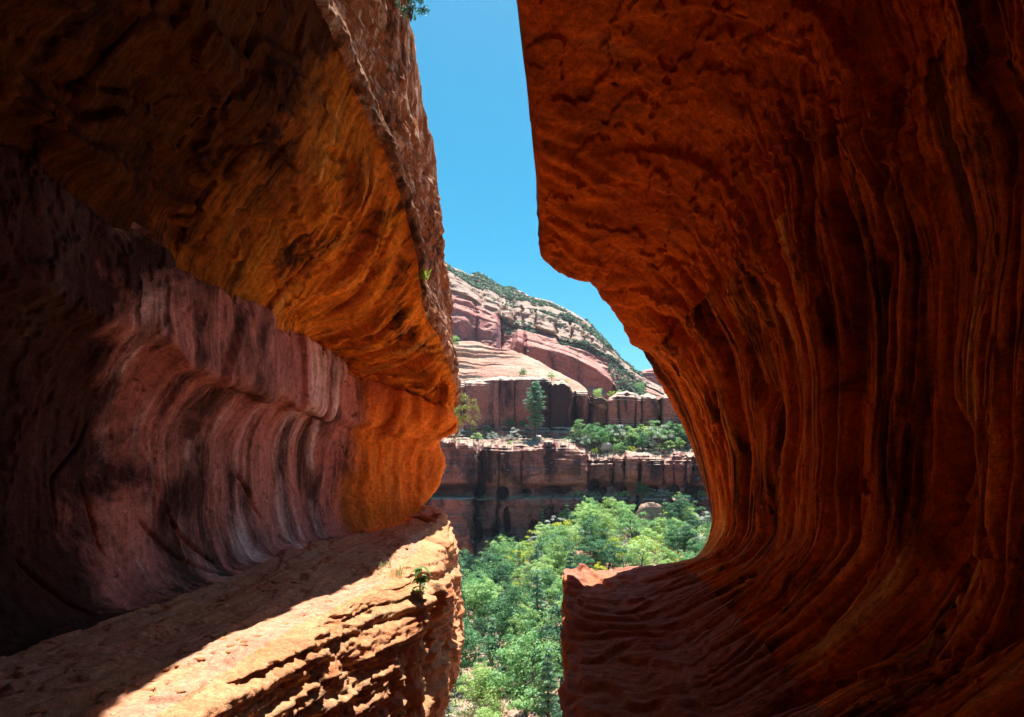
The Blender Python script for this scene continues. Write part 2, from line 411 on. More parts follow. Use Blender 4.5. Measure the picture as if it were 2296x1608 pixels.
# ledge floor: thin worn beds
mf = band(12.6, 13.3, 14.8, 15.1, FI)
D += mf*(0.025*fbm(x*1.2, y*0.9, z, 4)+0.018*perlin(x*6, y*1.6, 2.2))
pit = perlin(x*5, y*2.6, 7.7)
D -= mf*0.035*sstep(0.42, 0.6, pit)
terr = fbm(x*1.5+8, y*0.33, z*0+1, 4)+0.10*perlin(x*5, y*2.2, 3.0)
for k, lv in enumerate((-0.30, -0.12, 0.05, 0.20, 0.36)):
    D += mf*(0.022+0.012*(k % 2))*sstep(lv, lv+0.010, terr)
crk = np.abs(perlin(x*2.4+0.5*perlin(x*3, y*2, 5.0), y*0.42, 14.0))
D -= mf*0.05*(1-sstep(0.0, 0.030, crk))*sstep(0.0, 0.15, perlin(x*0.8, y*0.6, 22.0))
# broken rim and face below it: beds of their own thickness stepping in and out, notches
mr = band(14.75, 15.1, 17.6, 18.4, FI)
zz = z+0.07*w2+0.05*Y2
DX = np.zeros((n, ns), np.float32)
for (fr, ampl, sd) in ((3.2, 0.16, 1.0), (7.5, 0.10, 5.0), (16.0, 0.07, 9.0), (32.0, 0.03, 13.0)):
    lay = zz*fr+0.25*perlin(x*0.8, y*0.8, sd); k = np.floor(lay); f = sstep(0.0, 0.16, lay-k)
    a0 = perlin((k-1)*3.71+sd, y*0.55, 0.37*k); a1 = perlin(k*3.71+sd, y*0.55, 0.37*(k+1))
    DX += ampl*(a0+(a1-a0)*f)
chunk = fbm(x*0.9+2, y*0.9, z*0.9, 4)
notch = perlin(y*1.7, x*0.3, 2.0+0.5*z)
DX += 0.22*chunk-0.16*sstep(0.25, 0.4, notch)+0.02*ridged(x*4, y*4, z*7, 3)
fade = mr*(1-0.45*sstep(16.2, 17.2, FI))
D += mr*(0.02*ridged(x*2.6, y*2.6, z*3.4, 3)+0.012*ridged(x*9, y*9, z*12, 2))
D += band(16.0, 16.8, 17.8, 18.4, FI)*(0.16*fbm(x*0.7, y*1.1, z*0.5, 4)+0.06*perlin(y*4.0+0.5*z, z*0.5, x))
mhc = mr*band(4.2, 5.0, 6.4, 7.2, Y2)*band(14.8, 15.2, 17.0, 17.6, FI)
DX += mhc*(0.11*ridged(x*3.0, y*3.0, z*11, 3)-0.04)
P[..., 0] += fade*DX
# lit round buttress at the far end, wind-combed horizontal laminae
mlm = fade*sstep(11.0, 12.0, Y2)
zl = z+0.25*(Y2-13)**2*0.12+0.04*w2
D += mlm*(0.035*np.sin(zl*42)*sstep(-3.0, -2.2, z))
P[..., 0] -= mlm*0.8*DX
P = P+N*D[..., None]

# materials of the left side
M_face = rock_mat("weathered_outer_rock", (0.34, 0.14, 0.06), (0.24, 0.09, 0.038), dark=(0.05, 0.03, 0.022), dark_rng=(0.47, 0.56), streak=(7.0, 4.0),
                  pale=(0.66, 0.52, 0.40), pale_rng=(0.50, 0.58), bump=0.6, fine=16, dist=0.06)  # pale flecks put sun glints into the colour
M_ceil = rock_mat("ceiling_rock", (0.78, 0.265, 0.020), (0.68, 0.18, 0.014), groove=(9, 0.7, 3.0), patch=((0.030, 0.010, 0.003), 6.4, 2.8, 6.0, 0.8), stain=(0.05, 0.020, 0.010), stain_rng=(0.53, 0.64), stain_scale=0.75,  # dark patch: varnish coat plus painted shade towards the inner end
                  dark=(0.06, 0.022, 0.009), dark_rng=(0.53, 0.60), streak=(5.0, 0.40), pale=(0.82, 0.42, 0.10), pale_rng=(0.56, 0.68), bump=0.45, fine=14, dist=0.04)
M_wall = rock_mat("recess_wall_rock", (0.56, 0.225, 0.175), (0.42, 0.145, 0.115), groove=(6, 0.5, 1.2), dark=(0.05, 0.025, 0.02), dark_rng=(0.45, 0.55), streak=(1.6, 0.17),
                  pale=(0.80, 0.58, 0.52), pale_rng=(0.50, 0.59), bump=0.5, fine=15, dist=0.035, streak_dist=0.14, stain=(0.11, 0.05, 0.038), stain_rng=(0.60, 0.66), stain_scale=3.2, patch=((0.034, 0.016, 0.013), 6.2, 1.3, 10.0, 0.7), glow_patch=((0.80, 0.235, 0.026), 12.7, -0.7, 2.0, 0.9))  # orange patch paints warm bounced light on the far alcove
M_ledge = rock_mat("ledge_rock", (0.48, 0.25, 0.16), (0.42, 0.18, 0.115), stain=(0.36, 0.14, 0.07), stain_rng=(0.58, 0.74), stain_scale=1.3,
                   layer=(0.46, 0.22, 0.10), layer_scale=5, bump=0.5, fine=15, dist=0.045)
M_lface = rock_mat("ledge_face_rock", (0.49, 0.245, 0.125), (0.43, 0.155, 0.065), dark=(0.13, 0.065, 0.04), dark_rng=(0.57, 0.72), streak=(2.2, 0.5),
                   layer=(0.48, 0.27, 0.14), layer_scale=4, bump=0.6, fine=15, dist=0.05)

UV = np.stack([Y2, SS], -1)
left = tag(empty("cave_wall_left"), "left side of the rock cave with dark overhang, streaked recess and sunlit ledge", None, None, "structure")
def cut(name, a, b, mat, Pm, fi, uvm, par, flip):
    i0 = int(np.searchsorted(fi, a)); i1 = int(np.searchsorted(fi, b))
    o = grid_obj(name, Pm[:, i0:i1+1], uvm[:, i0:i1+1], mat, par, flip)
    return o
cut("outer_face", 0, 4.6, M_face, P, fiL, UV, left, flipL)["label"] = "rugged outer rock face in grazing sunlight above the lip"
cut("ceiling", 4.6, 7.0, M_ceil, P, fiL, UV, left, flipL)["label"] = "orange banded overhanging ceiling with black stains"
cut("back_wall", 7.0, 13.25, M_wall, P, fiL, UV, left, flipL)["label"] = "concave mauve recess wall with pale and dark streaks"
cut("ledge", 13.25, 14.9, M_ledge, P, fiL, UV, left, flipL)["label"] = "flat rock ledge, half in shadow and half sunlit"
cut("ledge_face", 14.9, 19, M_lface, P, fiL, UV, left, flipL)["label"] = "broken sunlit edge of the ledge dropping into the gap"
left_P, left_fi, left_Y = P, fiL, Yl

# ================================================================== CAVE, RIGHT SIDE
W = np.concatenate([np.linspace(-8, 2.6, 20)[:-1], 2.6*(9.0/2.6)**np.linspace(0, 1, 600), 9+np.linspace(0, 1, 60)[1:]**2*14])
n = len(W); Wc = np.minimum(W, 9.0)
cst = lambda x, z: np.tile(np.array([[x, z]], float), (n, 1))
rows = {
 'C':  [(-8, -1.2, 5.4), (2.2, -1.15, 5.35), (3.6, -0.7, 5.05), (4.9, -0.36, 4.75), (5.7, -0.27, 4.6), (6.4, -0.25, 4.4), (7.16, -0.2, 4.1), (8.1, -0.16, 3.7), (8.7, -0.125, 3.43), (9, -0.09, 3.3)],
 'D1': [(-8, 0.3, 5.3), (3, 0.3, 5.2), (5, 0.6, 4.72), (7, 0.5, 3.95), (8.2, 0.40, 3.38), (9, 0.29, 3.00)],
 'D2': [(-8, 1.4, 5.0), (3, 1.4, 4.9), (5, 1.5, 4.35), (7, 1.2, 3.62), (8.2, 0.95, 3.1), (9, 0.74, 2.80)],
 'D3': [(-8, 2.3, 4.1), (3, 2.3, 4.0), (5, 2.2, 3.55), (7, 1.75, 2.98), (8.2, 1.36, 2.62), (9, 1.08, 2.30)],
 'G0': [(-8, 2.8, 2.9), (3, 2.75, 2.85), (5, 2.55, 2.55), (7, 2.2, 2.2), (8.2, 1.85, 1.95), (9, 1.50, 1.70)],
 'G1': [(-8, 3.0, 1.5), (3, 3.0, 1.45), (5, 2.82, 1.35), (7, 2.52, 1.2), (8.2, 2.25, 1.05), (9, 1.95, 0.95)],
 'G2': [(-8, 3.1, 0.3), (3, 3.05, 0.3), (5, 2.92, 0.25), (7, 2.72, 0.15), (8.2, 2.52, 0.05), (9, 2.33, 0.0)],
 'G3': [(-8, 3.0, -0.6), (3, 2.95, -0.6), (5, 2.85, -0.62), (7, 2.74, -0.72), (8.2, 2.64, -0.8), (9, 2.54, -0.86)],
 'I':  [(-8, 2.3, -1.4), (3, 2.25, -1.38), (5, 2.3, -1.33), (7, 2.36, -1.34), (8.2, 2.34, -1.4), (9, 2.26, -1.44)],
 'J':  [(-8, 1.5, -1.85), (3, 1.5, -1.85), (5, 1.6, -1.76), (6.3, 1.62, -1.72), (6.9, 1.62, -1.62), (9, 1.55, -1.54)],
 'J2': [(-8, 0.7, -2.1), (3, 0.7, -2.1), (5, 0.8, -1.98), (6.2, 0.8, -1.93), (6.8, 0.8, -1.72), (9, 0.8, -1.60)],
 'K':  [(-8, 0.08, -2.2), (3, 0.1, -2.2), (5, 0.17, -2.1), (6.2, 0.22, -2.05), (6.9, 0.22, -1.80), (8.3, 0.26, -1.72), (9, 0.28, -1.70)],
}
g_ = {k: tab(v, Wc) for k, v in rows.items()}
o2 = lambda a, dx, dz: a+np.array([dx, dz])
Lw = np.stack([0.10+0.026*np.clip(Wc, 0, 9), np.full(n, -3.7)], 1)
featsR = [cst(16, 17), cst(2.6, 13), cst(0.5, 8.0), o2(g_['C'], -0.05, 0.55), o2(g_['C'], -0.03, 0.16), g_['C'], g_['D1'], g_['D2'], g_['D3'], g_['G0'], g_['G1'], g_['G2'],
          g_['G3'], g_['I'], g_['J'], g_['J2'], g_['K'], o2(g_['K'], -0.02, -0.38), Lw, np.stack([Lw[:, 0]+0.5, np.full(n, -8.0)], 1), cst(1.6, -24)]
wts = [.08, .12, .3, 1, 1.1, 1.05, 1.05, 1.05, 1.05, 1.05, 1.05, 1.05, 1.1, 1.1, 1.1, 1.1, 1.3, 1.0, .3, .1]
PR, fiR, sR = build_profile(featsR, wts, 0.0215, n)
ns = len(sR)
FI = np.repeat(fiR[None], n, 0); SS = np.repeat(sR[None], n, 0); WW = np.repeat(W[:, None], ns, 1)
# the mouth lies further out for the arch than for nose and ledge
fk = [0, 3, 5, 6, 7, 8, 9, 10, 11, 12, 13, 14, 15, 16, 18, 20]
ym = np.interp(FI, fk, [8.9, 8.9, 8.9, 9.0, 9.15, 9.6, 10.3, 10.5, 10.4, 10.1, 9.6, 9.35, 9.15, 9.0, 8.9, 8.9])
t = np.clip((np.minimum(WW, 9)-6)/3, 0, 1)
Yr = np.where(WW < 6, WW, 6+t*(ym-6)+(t*t)*0)
sc = np.where(WW < 6, 1.0, Yr/np.minimum(np.maximum(WW, 6), 9.0))
P = np.stack([PR[..., 0]*sc, Yr, PR[..., 1]*sc], -1)
r = np.maximum(WW-9, 0)
dx = np.interp(FI, fk, [1, 1, 0.55, 0.5, 0.6, 0.75, 0.95, 1, 1, 1, 0.7, 0.15, 0.05, 0.35, 1, 1])
dz = np.interp(FI, fk, [0, 0.2, 0.85, 0.85, 0.8, 0.65, 0.3, 0.1, 0, -0.1, -0.7, -1, -1, -0.9, 0, 0])
rr = np.where(r < 0.6, r*r/1.2, r-0.3)
P[..., 0] += dx*rr; P[..., 2] += dz*rr; P[..., 1] += 0.30*(1-np.exp(-r/0.3))+0.02*r
N = normals(P)
flipR = np.mean(N[200:500, np.searchsorted(fiR, 11), 0]) > 0
if flipR: N = -N
x, y, z = P[..., 0], P[..., 1], P[..., 2]
D = np.zeros((n, ns), np.float32)
w1 = fbm(x*0.45+5, y*0.45, z*0.45, 3); w2 = fbm(x*1.0+19, y*1.0, z*1.0, 3)
rimfade = 1-0.75*sstep(8.2, 9.0, WW)
D += 0.12*w1*rimfade
# flutes following the curve of the wall
mfl = band(7.6, 9.6, 13.3, 14.6, FI)*(1-sstep(8.2, 8.75, WW))
Yf = Yr+0.05*np.clip(z, -2, 4)+0.07*w2+0.10*w1
big = perlin(Yf*1.3, SS*0.08, 2.0)
flo = 0.14*big
for (fr, am, gp, wv, sd) in ((1.9, 0.18, 0.24, 1.8, 1.0), (4.6, 0.085, 0.12, 1.6, 4.0), (10.5, 0.028, 0.045, 1.2, 8.0)):
    qq = Yf*fr+wv*perlin(Yf*fr*0.33, SS*0.12, sd)+0.30*perlin(Yf*0.8, SS*0.6, sd+2)
    k = np.floor(qq); f = qq-k
    h0 = np.clip(0.5+1.1*perlin(k*1.73+sd, SS*0.16, k*0.31), 0.0, 1.3)
    g0 = np.clip(0.55+1.2*perlin(k*2.31+sd, SS*0.20, k*0.17+5), 0.0, 1.2)
    de = np.minimum(f, 1-f)
    if fr > 3: h0 = h0*np.clip(0.6+1.6*perlin(Yf*0.9, SS*0.5, sd+9), 0, 1.3); g0 = g0*np.clip(0.6+1.6*perlin(Yf*0.9, SS*0.5, sd+9), 0, 1.3)
    flo += am*h0*(1-(2*np.abs(f-0.5))**3)-gp*g0*(1-sstep(0.0, 0.13, de))
D += mfl*flo
# broken patches, pits on the fluted wall
sp = fbm(x*1.5+4, y*1.5, z*0.9, 5)
D += band(7.5, 9, 13.5, 14.5, FI)*rimfade*(0.018*sstep(0.08, 0.10, sp)-0.05*sstep(0.26, 0.28, sp)+0.025*fbm(x*5, y*5, z*2, 4))
# ceiling: smooth with faint slanting beds, drapery ribs and scales
mc = band(4.8, 5.6, 8.6, 10.2, FI)
q = Yr*0.9+x*0.9+0.3*w2
D += mc*rimfade*(0.010*perlin(q*7, x*0.6, z*0.6)+0.008*perlin(q*17, x*1.0, z*1.0)+0.006*perlin(q*35, x*2.0, z*2.0))
D += mc*0.15*fbm(x*0.8, y*0.55, z*0.8+4, 4)*rimfade
fl2 = fbm(x*1.2+1, y*0.8, z*1.2+7, 5)
D += mc*rimfade*(0.05*sstep(0.06, 0.075, fl2)+0.04*sstep(0.26, 0.275, fl2)+0.05*sstep(-0.2, -0.185, fl2)+0.03*fbm(x*3, y*2, z*3, 5))
dr = perlin((Yr+0.6*x)*1.9, x*0.25, 15.0)
D += mc*0.10*sstep(0.15, 0.3, dr)*sstep(0.2, 1.6, x)*rimfade
mrp = mc*band(6.2, 7.4, 8.6, 8.9, WW)*band(4.9, 5.4, 6.4, 7.0, FI)
D += mrp*0.03*np.sin((Yr*1.0+z*0.5+0.3*w2)*26)
# scalloped outer lip
D += band(2.6, 3.6, 9.5, 11, FI)*sstep(8.0, 8.8, WW)*(0.10*fbm(x*2.2, y*2.2, z*2.2, 4)+0.07*perlin(x*1.5+0.4, y*0.6, z*1.5))
# ledge: terraces of thin beds
mf = band(13.2, 14.2, 16.4, 17.0, FI)
zb = z+0.30*fbm(x*0.6, y*0.55, 3.0, 4)
ter = zb*13+0.35*perlin(x*3, y*3, 1.0)
tz = (np.floor(ter)+sstep(0.75, 1.0, ter-np.floor(ter)))/13-zb
P2z = mf*(0.95*tz*sstep(13.9, 14.7, FI)+0.10*(zb-z)+0.05*fbm(x*1.5, y*2.6, 9.0, 4)+0.02*perlin(x*2.2, y*9, 3.0))
P[..., 2] += P2z
blk = (0.6+0.4*sstep(0.0, 0.06, perlin(x*2.2, y*2.2, 5.0)))*band(-0.1, -0.05, 0.40, 0.75, x+0.5*w2)*band(7.9, 8.2, 9.4, 9.6, y+0.4*w2)*band(14.6, 14.7, 16.5, 16.8, FI)
P[..., 2] += 0.15*blk
D += mf*0.02*fbm(x*7, y*7, z*7, 3)
# face under the ledge edge
mk = band(15.7, 16.3, 18.6, 19.4, FI)
st = perlin(z*6+0.3*w2, x, y*0.6)+0.6*perlin(z*15, x, y)
D += mk*(0.05*st+0.14*fbm(x*1.2, y*1.2, z*1.2, 4)+0.05*ridged(x*3, y*3, z*3, 3))*0.75
P = P+N*D[..., None]

M_rceil = rock_mat("red_ceiling_rock", (0.66, 0.14, 0.011), (0.52, 0.09, 0.008), groove=(7, 0.9, 1.5), stain=(0.22, 0.05, 0.010), stain_rng=(0.52, 0.68), stain_scale=0.9,
                   dark=(0.12, 0.04, 0.015), dark_rng=(0.60, 0.74), streak=(3.0, 0.5), pale=(0.56, 0.22, 0.06), pale_rng=(0.60, 0.72), bump=0.5, fine=15, dist=0.04)
M_rwall = rock_mat("fluted_wall_rock", (0.70, 0.17, 0.013), (0.52, 0.10, 0.009), groove=(9, 0.7, 1.0), dark=(0.035, 0.012, 0.005), dark_rng=(0.47, 0.57), streak=(3.6, 0.3),
                   pale=(0.80, 0.42, 0.10), pale_rng=(0.53, 0.63), stain=(0.16, 0.05, 0.012), stain_rng=(0.56, 0.7), stain_scale=1.4, bump=0.55, fine=15, dist=0.045)
M_rledge = rock_mat("shaded_ledge_rock", (0.42, 0.18, 0.125), (0.32, 0.115, 0.08), layer=(0.42, 0.15, 0.075), layer_scale=5, pale=(0.55, 0.36, 0.27), pale_rng=(0.66, 0.76), streak=(2, 2), bump=0.55, fine=15, dist=0.045)
M_rface = rock_mat("ledge_drop_rock", (0.50, 0.17, 0.06), (0.38, 0.11, 0.04), dark=(0.12, 0.05, 0.03), dark_rng=(0.58, 0.72), streak=(2, .5), layer=(0.5, 0.24, 0.11), layer_scale=4, bump=0.55, fine=15, dist=0.05)
UV = np.stack([Yr, SS], -1)
right = tag(empty("cave_wall_right"), "right side of the rock cave, red fluted wall curving into a shaded ledge", None, None, "structure")
cut("outer_face", 0, 4.4, M_face, P, fiR, UV, right, flipR)
cut("ceiling", 4.4, 8.9, M_rceil, P, fiR, UV, right, flipR)["label"] = "smooth dark red ceiling with a scalloped lip against the sky"
cut("fluted_wall", 8.9, 13.6, M_rwall, P, fiR, UV, right, flipR)["label"] = "red brown wall with deep flutes sweeping down to the floor"
cut("ledge", 13.6, 16.2, M_rledge, P, fiR, UV, right, flipR)["label"] = "layered rock ledge in shadow with a sunlit outer corner"
cut("ledge_face", 16.2, 20, M_rface, P, fiR, UV, right, flipR)["label"] = "side of the shaded ledge dropping into the gap"

# back of the cave and the rock under the camera
u = np.linspace(-10, 10, 60); v = np.linspace(-26, 20, 90)
U, V = np.meshgrid(u, v, indexing='ij')
Pb = np.stack([U, -6.2-0.05*(U*U)*0.4+0.6*fbm(U*0.4, V*0.4, 2.0*np.ones_like(U), 4), V], -1)
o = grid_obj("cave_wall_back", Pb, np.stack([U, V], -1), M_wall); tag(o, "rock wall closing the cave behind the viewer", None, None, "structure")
u = np.linspace(-3.2, 0.9, 60); v = np.concatenate([np.linspace(-8, 2.0, 60), np.linspace(2.0, 2.3, 12)[1:], np.full(30, 2.3)])
zf = np.concatenate([np.full(60, -1.95), -1.95-np.linspace(0, .3, 12)[1:]**1.5*2, np.linspace(-2.4, -24, 30)])
U, V = np.meshgrid(u, v, indexing='ij'); Z = np.repeat(zf[None], len(u), 0)
Pf = np.stack([U, V, Z], -1); Pf = Pf+0.12*fbm(U*0.8, V*0.8, Z*0.8, 4)[..., None]*np.array([0, 1, 1])
o = grid_obj("cave_floor", Pf, np.stack([U, V], -1), M_rledge); tag(o, "rock floor of the cave under the viewer", None, None, "structure")

# ================================================================== FAR SIDE OF THE CANYON
def curve(c, u):
    if isinstance(c, (int, float)): return np.full(len(u), float(c))
    c = np.array(c, float); return np.interp(u, c[:, 0], c[:, 1])

def sheet(us, rows, dens):
    """rows: (py curve, distance curve); each column is a profile through real depths"""
    R = [np.stack([curve(p, us), curve(d, us)], 1) for p, d in rows]
    K = np.stack(R, 0)
    out = []; ri = []
    for j in range(len(rows)-1):
        m = dens[j]; t = np.arange(m)/m
        out.append(t); ri.append(j+t)
    ri.append([len(rows)-1]); ri = np.concatenate(ri)
    A = pchip(np.arange(len(rows)), K, ri)       # nr, nu, 2
    A = np.transpose(A, (1, 0, 2))
    return A[..., 0], A[..., 1], ri

def to3d(u, py, Y):
    return np.stack([(u-CX)/F*Y, Y, (CY-py)/F*Y], -1)

def blocks(u, tabl, cmod=1.0, bulge=1.1):
    """tabl: (left edge, offset, crack depth at its left edge, crack width in px)"""
    e = np.array([b[0] for b in tabl]); off = np.array([b[1] for b in tabl])
    cd = np.array([b[2] for b in tabl]); cw = np.array([b[3] for b in tabl])
    i = np.clip(np.searchsorted(e, u, side='right')-1, 0, len(e)-2)
    dl = u-e[i]; dr = e[i+1]-u; wdt = e[i+1]-e[i]
    t = np.clip(dl/wdt, 0, 1)
    o = off[i]+bulge*(np.abs(2*t-1)**5)*np.minimum(1, wdt/40)
    o = o+cmod*cd[i]*np.exp(-(dl/np.maximum(cw[i], .1))**2)+cmod*cd[i+1]*np.exp(-(dr/np.maximum(cw[i+1], .1))**2)
    return o

us = np.arange(900, 1760, 1.25)
nu = len(us)
top2 = [(900, 992), (985, 990), (1010, 992), (1040, 997), (1062, 1004), (1072, 1012), (1084, 1003), (1100, 1002), (1121, 1005), (1150, 1003), (1171, 999), (1200, 999), (1260, 1000), (1295, 1006), (1312, 1020),
        (1318, 1032), (1345, 1030), (1374, 1028), (1380, 1026), (1400, 1024), (1403, 1018), (1428, 1020), (1440, 1026), (1484, 1028), (1490, 1030), (1510, 1024), (1550, 1021), (1600, 1020), (1760, 1015)]
base2 = [(900, 1215), (1050, 1213), (1100, 1210), (1200, 1206), (1300, 1200), (1760, 1195)]
und = [(900, 1.0), (1040, 1.2), (1066, 2.0), (1082, 2.2), (1100, 1.4), (1125, 2.2), (1150, 1.4), (1200, 2.2), (1240, 1.6), (1300, 1.6), (1330, 2.2), (1380, 1.3), (1395, 2.0), (1410, 1.0), (1440, 1.4), (1760, 1.2)]
rowsL = [([(900, 1300), (1760, 1290)], 111.0), (base2, 115.0), ([(900, 1160), (1760, 1165)], 116.2), (1128, 115.6), (1122, 115.4), (1117, 115.9), (1112.5, 117.6),
         (1092, 118.3), ([(900, 1083), (1050, 1080), (1090, 1072), (1200, 1080), (1320, 1082), (1400, 1076), (1760, 1080)], 116.6), (1055, 115.7),
         ([(a, b+9) for a, b in top2], 115.7), (top2, 116.4), ([(a, b-5) for a, b in top2], [(900, 119), (1760, 119)]),
         ([(900, 987), (1290, 987), (1340, 1012), (1760, 1004)], 122.0),
         ([(900, 984), (1290, 984), (1330, 997), (1760, 992)], 124.4),
         ([(900, 970), (1290, 969), (1320, 985), (1760, 982)], 124.8), ([(900, 966), (1290, 965), (1320, 973), (1760, 974)], 128.0)]
rj = np.random.RandomState(17)
jit = np.interp(us, np.arange(880, 1780, 9), np.clip(rj.normal(size=100), -1.6, 1.6))*4.5+np.interp(us, np.arange(880, 1780, 3.1), np.resize(rj.normal(size=291), 291))*0.9
top2 = [(a, b+j) for a, b, j in zip(us, curve(top2, us), jit)]
rowsL[10] = ([(a, b+9) for a, b in top2], 115.7); rowsL[11] = (top2, 116.4); rowsL[12] = ([(a, b-5) for a, b in top2], 119.0)
PY, YY, ri = sheet(us, rowsL, [10, 40, 26, 6, 6, 6, 16, 12, 22, 34, 14, 8, 14, 10, 12, 8])
Uu = np.repeat(us[:, None], PY.shape[1], 1); RI = np.repeat(ri[None], nu, 0)
wig = 9.0*fbm(Uu*0.012, PY*0.022, 1.0+0*PY, 4)+3.0*perlin(Uu*0.03, PY*0.07, 6.0)
cm = np.clip(0.55+1.5*perlin(Uu*0.05, PY*0.03, 3.0), 0.0, 1.3)
b_up = blocks(Uu+wig*0.5, [(880, -6.0, 0, 1), (1071, 1.0, 2.2, 3.0), (1082, -0.2, 0, 1), (1120, -0.8, 2.4, 1.3), (1171, -1.2, 0.9, 0.6), (1315, 1.6, 2.6, 2.6), (1375, 0.2, 2.2, 1.6), (1400, -1.2, 2.6, 1.8),
                           (1434, -2.2, 4.0, 3.4), (1485, 1.6, 0.8, 1.2), (1508, 2.4, 2.0, 1.0), (1539, 0.4, 1.8, 1.5), (1552, -1.2, 1.6, 2), (1605, -1, 2, 2), (1660, 0, 3, 3), (1780, 0, 0, 1)], cm)
b_lo = blocks(Uu+wig, [(880, -6.5, 0, 1), (1064, 1.4, 1.5, 3), (1118, 0.8, 3.0, 3.2), (1130, 0.0, 0, 1), (1240, -0.3, .6, 3), (1322, 0.6, 2.4, 4), (1345, -0.2, 0, 1), (1408, 0.2, .8, 1), (1428, 0.3, 3.0, 3), (1500, 0.2, 2, 3), (1560, 0, 2.4, 3), (1640, -1, 2, 3), (1780, 0, 0, 1)], cm)
mU = band(6.5, 7.6, 11.0, 12.2, RI); mLo = band(0.3, 1.0, 5.2, 6.3, RI)
unds = curve(und, us)[:, None]
YY = YY+mU*b_up+mLo*b_lo+unds*0.95*np.exp(-((RI-6.9)/0.55)**2)*(0.6+0.8*perlin(Uu*0.045, 0.3, 0.7))
def alcove(uc, pc, ru, rp, d):
    return 1.7*d*sstep(0.0, 0.55, 1-((Uu+0.5*wig-uc)/ru)**2-((PY-pc)/rp)**2)
for a_ in ((1077, 1097, 13, 22, 4.5), (1069, 1106, 6, 12, 2.5), (1127, 1106, 14, 18, 4.0), (1331, 1090, 15, 17, 3.2), (1352, 1100, 9, 12, 2.0), (1397, 1098, 7, 12, 3.0), (1240, 1100, 44, 11, 2.0), (1180, 1102, 12, 10, 1.6),
           (1069, 1192, 15, 26, 4.5), (1137, 1166, 8, 32, 2.6), (1196, 1180, 12, 16, 1.8), (1100, 1196, 20, 12, 2.0), (1460, 1098, 20, 12, 2.0), (1510, 1100, 16, 14, 2.2), (1550, 1104, 16, 14, 2.5)):
    YY = YY+alcove(*a_)
P = to3d(Uu, PY, YY)
x, y, z = P[..., 0], P[..., 1], P[..., 2]
w = fbm(x*0.06, y*0.06, z*0.06, 3)
st = perlin(z*0.75+1.0*w, x*0.03, 2.0)+0.7*perlin(z*2.1+1.4*w, x*0.07, 5.0)+0.5*perlin(z*4.6+1.5*w, x*0.12, 8.0)
stt = np.sign(st)*np.abs(st)**0.7
face = np.maximum(mU, mLo)
topb = band(9.2, 10.2, 11.6, 12.4, RI)
P[..., 1] -= face*(stt*(0.24+0.4*topb)+1.5*fbm(x*0.16, y*0.16, z*0.12, 5)+0.10*ridged(x*0.9, z*0.35, y*0.5, 3)+0.5*sstep(0.05, 0.12, fbm(x*0.22+5, z*0.30, y*0.1, 3)))
P[..., 2] += (1-face)*(0.35*fbm(x*0.35, y*0.5, z*0.2, 4)+0.10*np.sign(st))
rub = band(12.2, 12.8, 15.0, 15.6, RI)
P[..., 2] += rub*0.30*sstep(0.0, 0.12, perlin(x*0.6, y*0.7, 3.0))
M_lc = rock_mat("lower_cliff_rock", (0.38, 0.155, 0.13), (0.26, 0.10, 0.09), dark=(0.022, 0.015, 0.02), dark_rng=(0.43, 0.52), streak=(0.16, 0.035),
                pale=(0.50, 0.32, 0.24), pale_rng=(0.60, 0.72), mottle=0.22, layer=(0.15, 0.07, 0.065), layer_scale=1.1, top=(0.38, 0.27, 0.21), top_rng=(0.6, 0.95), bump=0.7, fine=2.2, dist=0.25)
UVc = np.stack([x, z], -1)
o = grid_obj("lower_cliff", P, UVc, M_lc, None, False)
tag(o, "lower tier of the opposite canyon cliff, blocky red brown rock with dark cracks and alcoves", None, None, "structure")
low_P, low_ri, low_us = P, ri, us

top1 = [(900, 862), (1020, 862), (1040, 859), (1043, 857), (1079, 855), (1105, 850), (1120, 848), (1160, 849), (1230, 849), (1238, 854), (1262, 857), (1276, 864), (1286, 876), (1292, 878), (1318, 881), (1324, 893), (1345, 896),
        (1361, 896), (1366, 890), (1385, 884), (1405, 883), (1440, 886), (1470, 892), (1479, 899), (1490, 886), (1515, 881), (1560, 880), (1760, 876)]
jit = np.interp(us, np.arange(880, 1780, 7), np.resize(rj.normal(size=130), 129))*1.3
rnd_ = 9.0*np.clip(((us-1401)/40)**2, 0, 1)*band(1355, 1362, 1436, 1441, us)+9.0*np.clip(((us-1458)/20)**2, 0, 1)*band(1438, 1441, 1474, 1480, us)+10*np.clip(((us-1262)/26)**2, 0, 1)*band(1236, 1240, 1282, 1290, us)
top1 = [(a, b+j) for a, b, j in zip(us, curve(top1, us)-2*band(1355, 1362, 1474, 1480, us), jit+rnd_)]
rowsU = [([(900, 985), (1290, 985), (1330, 1000), (1760, 998)], 125.6), ([(900, 966), (1290, 965), (1320, 975), (1760, 976)], 127.0), ([(900, 950), (1290, 952), (1330, 955), (1760, 955)], 127.6),
         ([(900, 925), (1250, 925), (1290, 940), (1330, 940), (1760, 935)], [(900, 127.2), (1230, 127.2), (1290, 127.8), (1760, 127.2)]), (900, 126.6), ([(a, b+7) for a, b in top1], 126.6), (top1, 127.3),
         ([(a, b-3) for a, b in top1], 130.5), ([(a, b-2) for a, b in top1], 140)]
PY, YY, ri = sheet(us, rowsU, [8, 20, 22, 26, 34, 10, 10, 6])
Uu = np.repeat(us[:, None], PY.shape[1], 1); RI = np.repeat(ri[None], nu, 0)
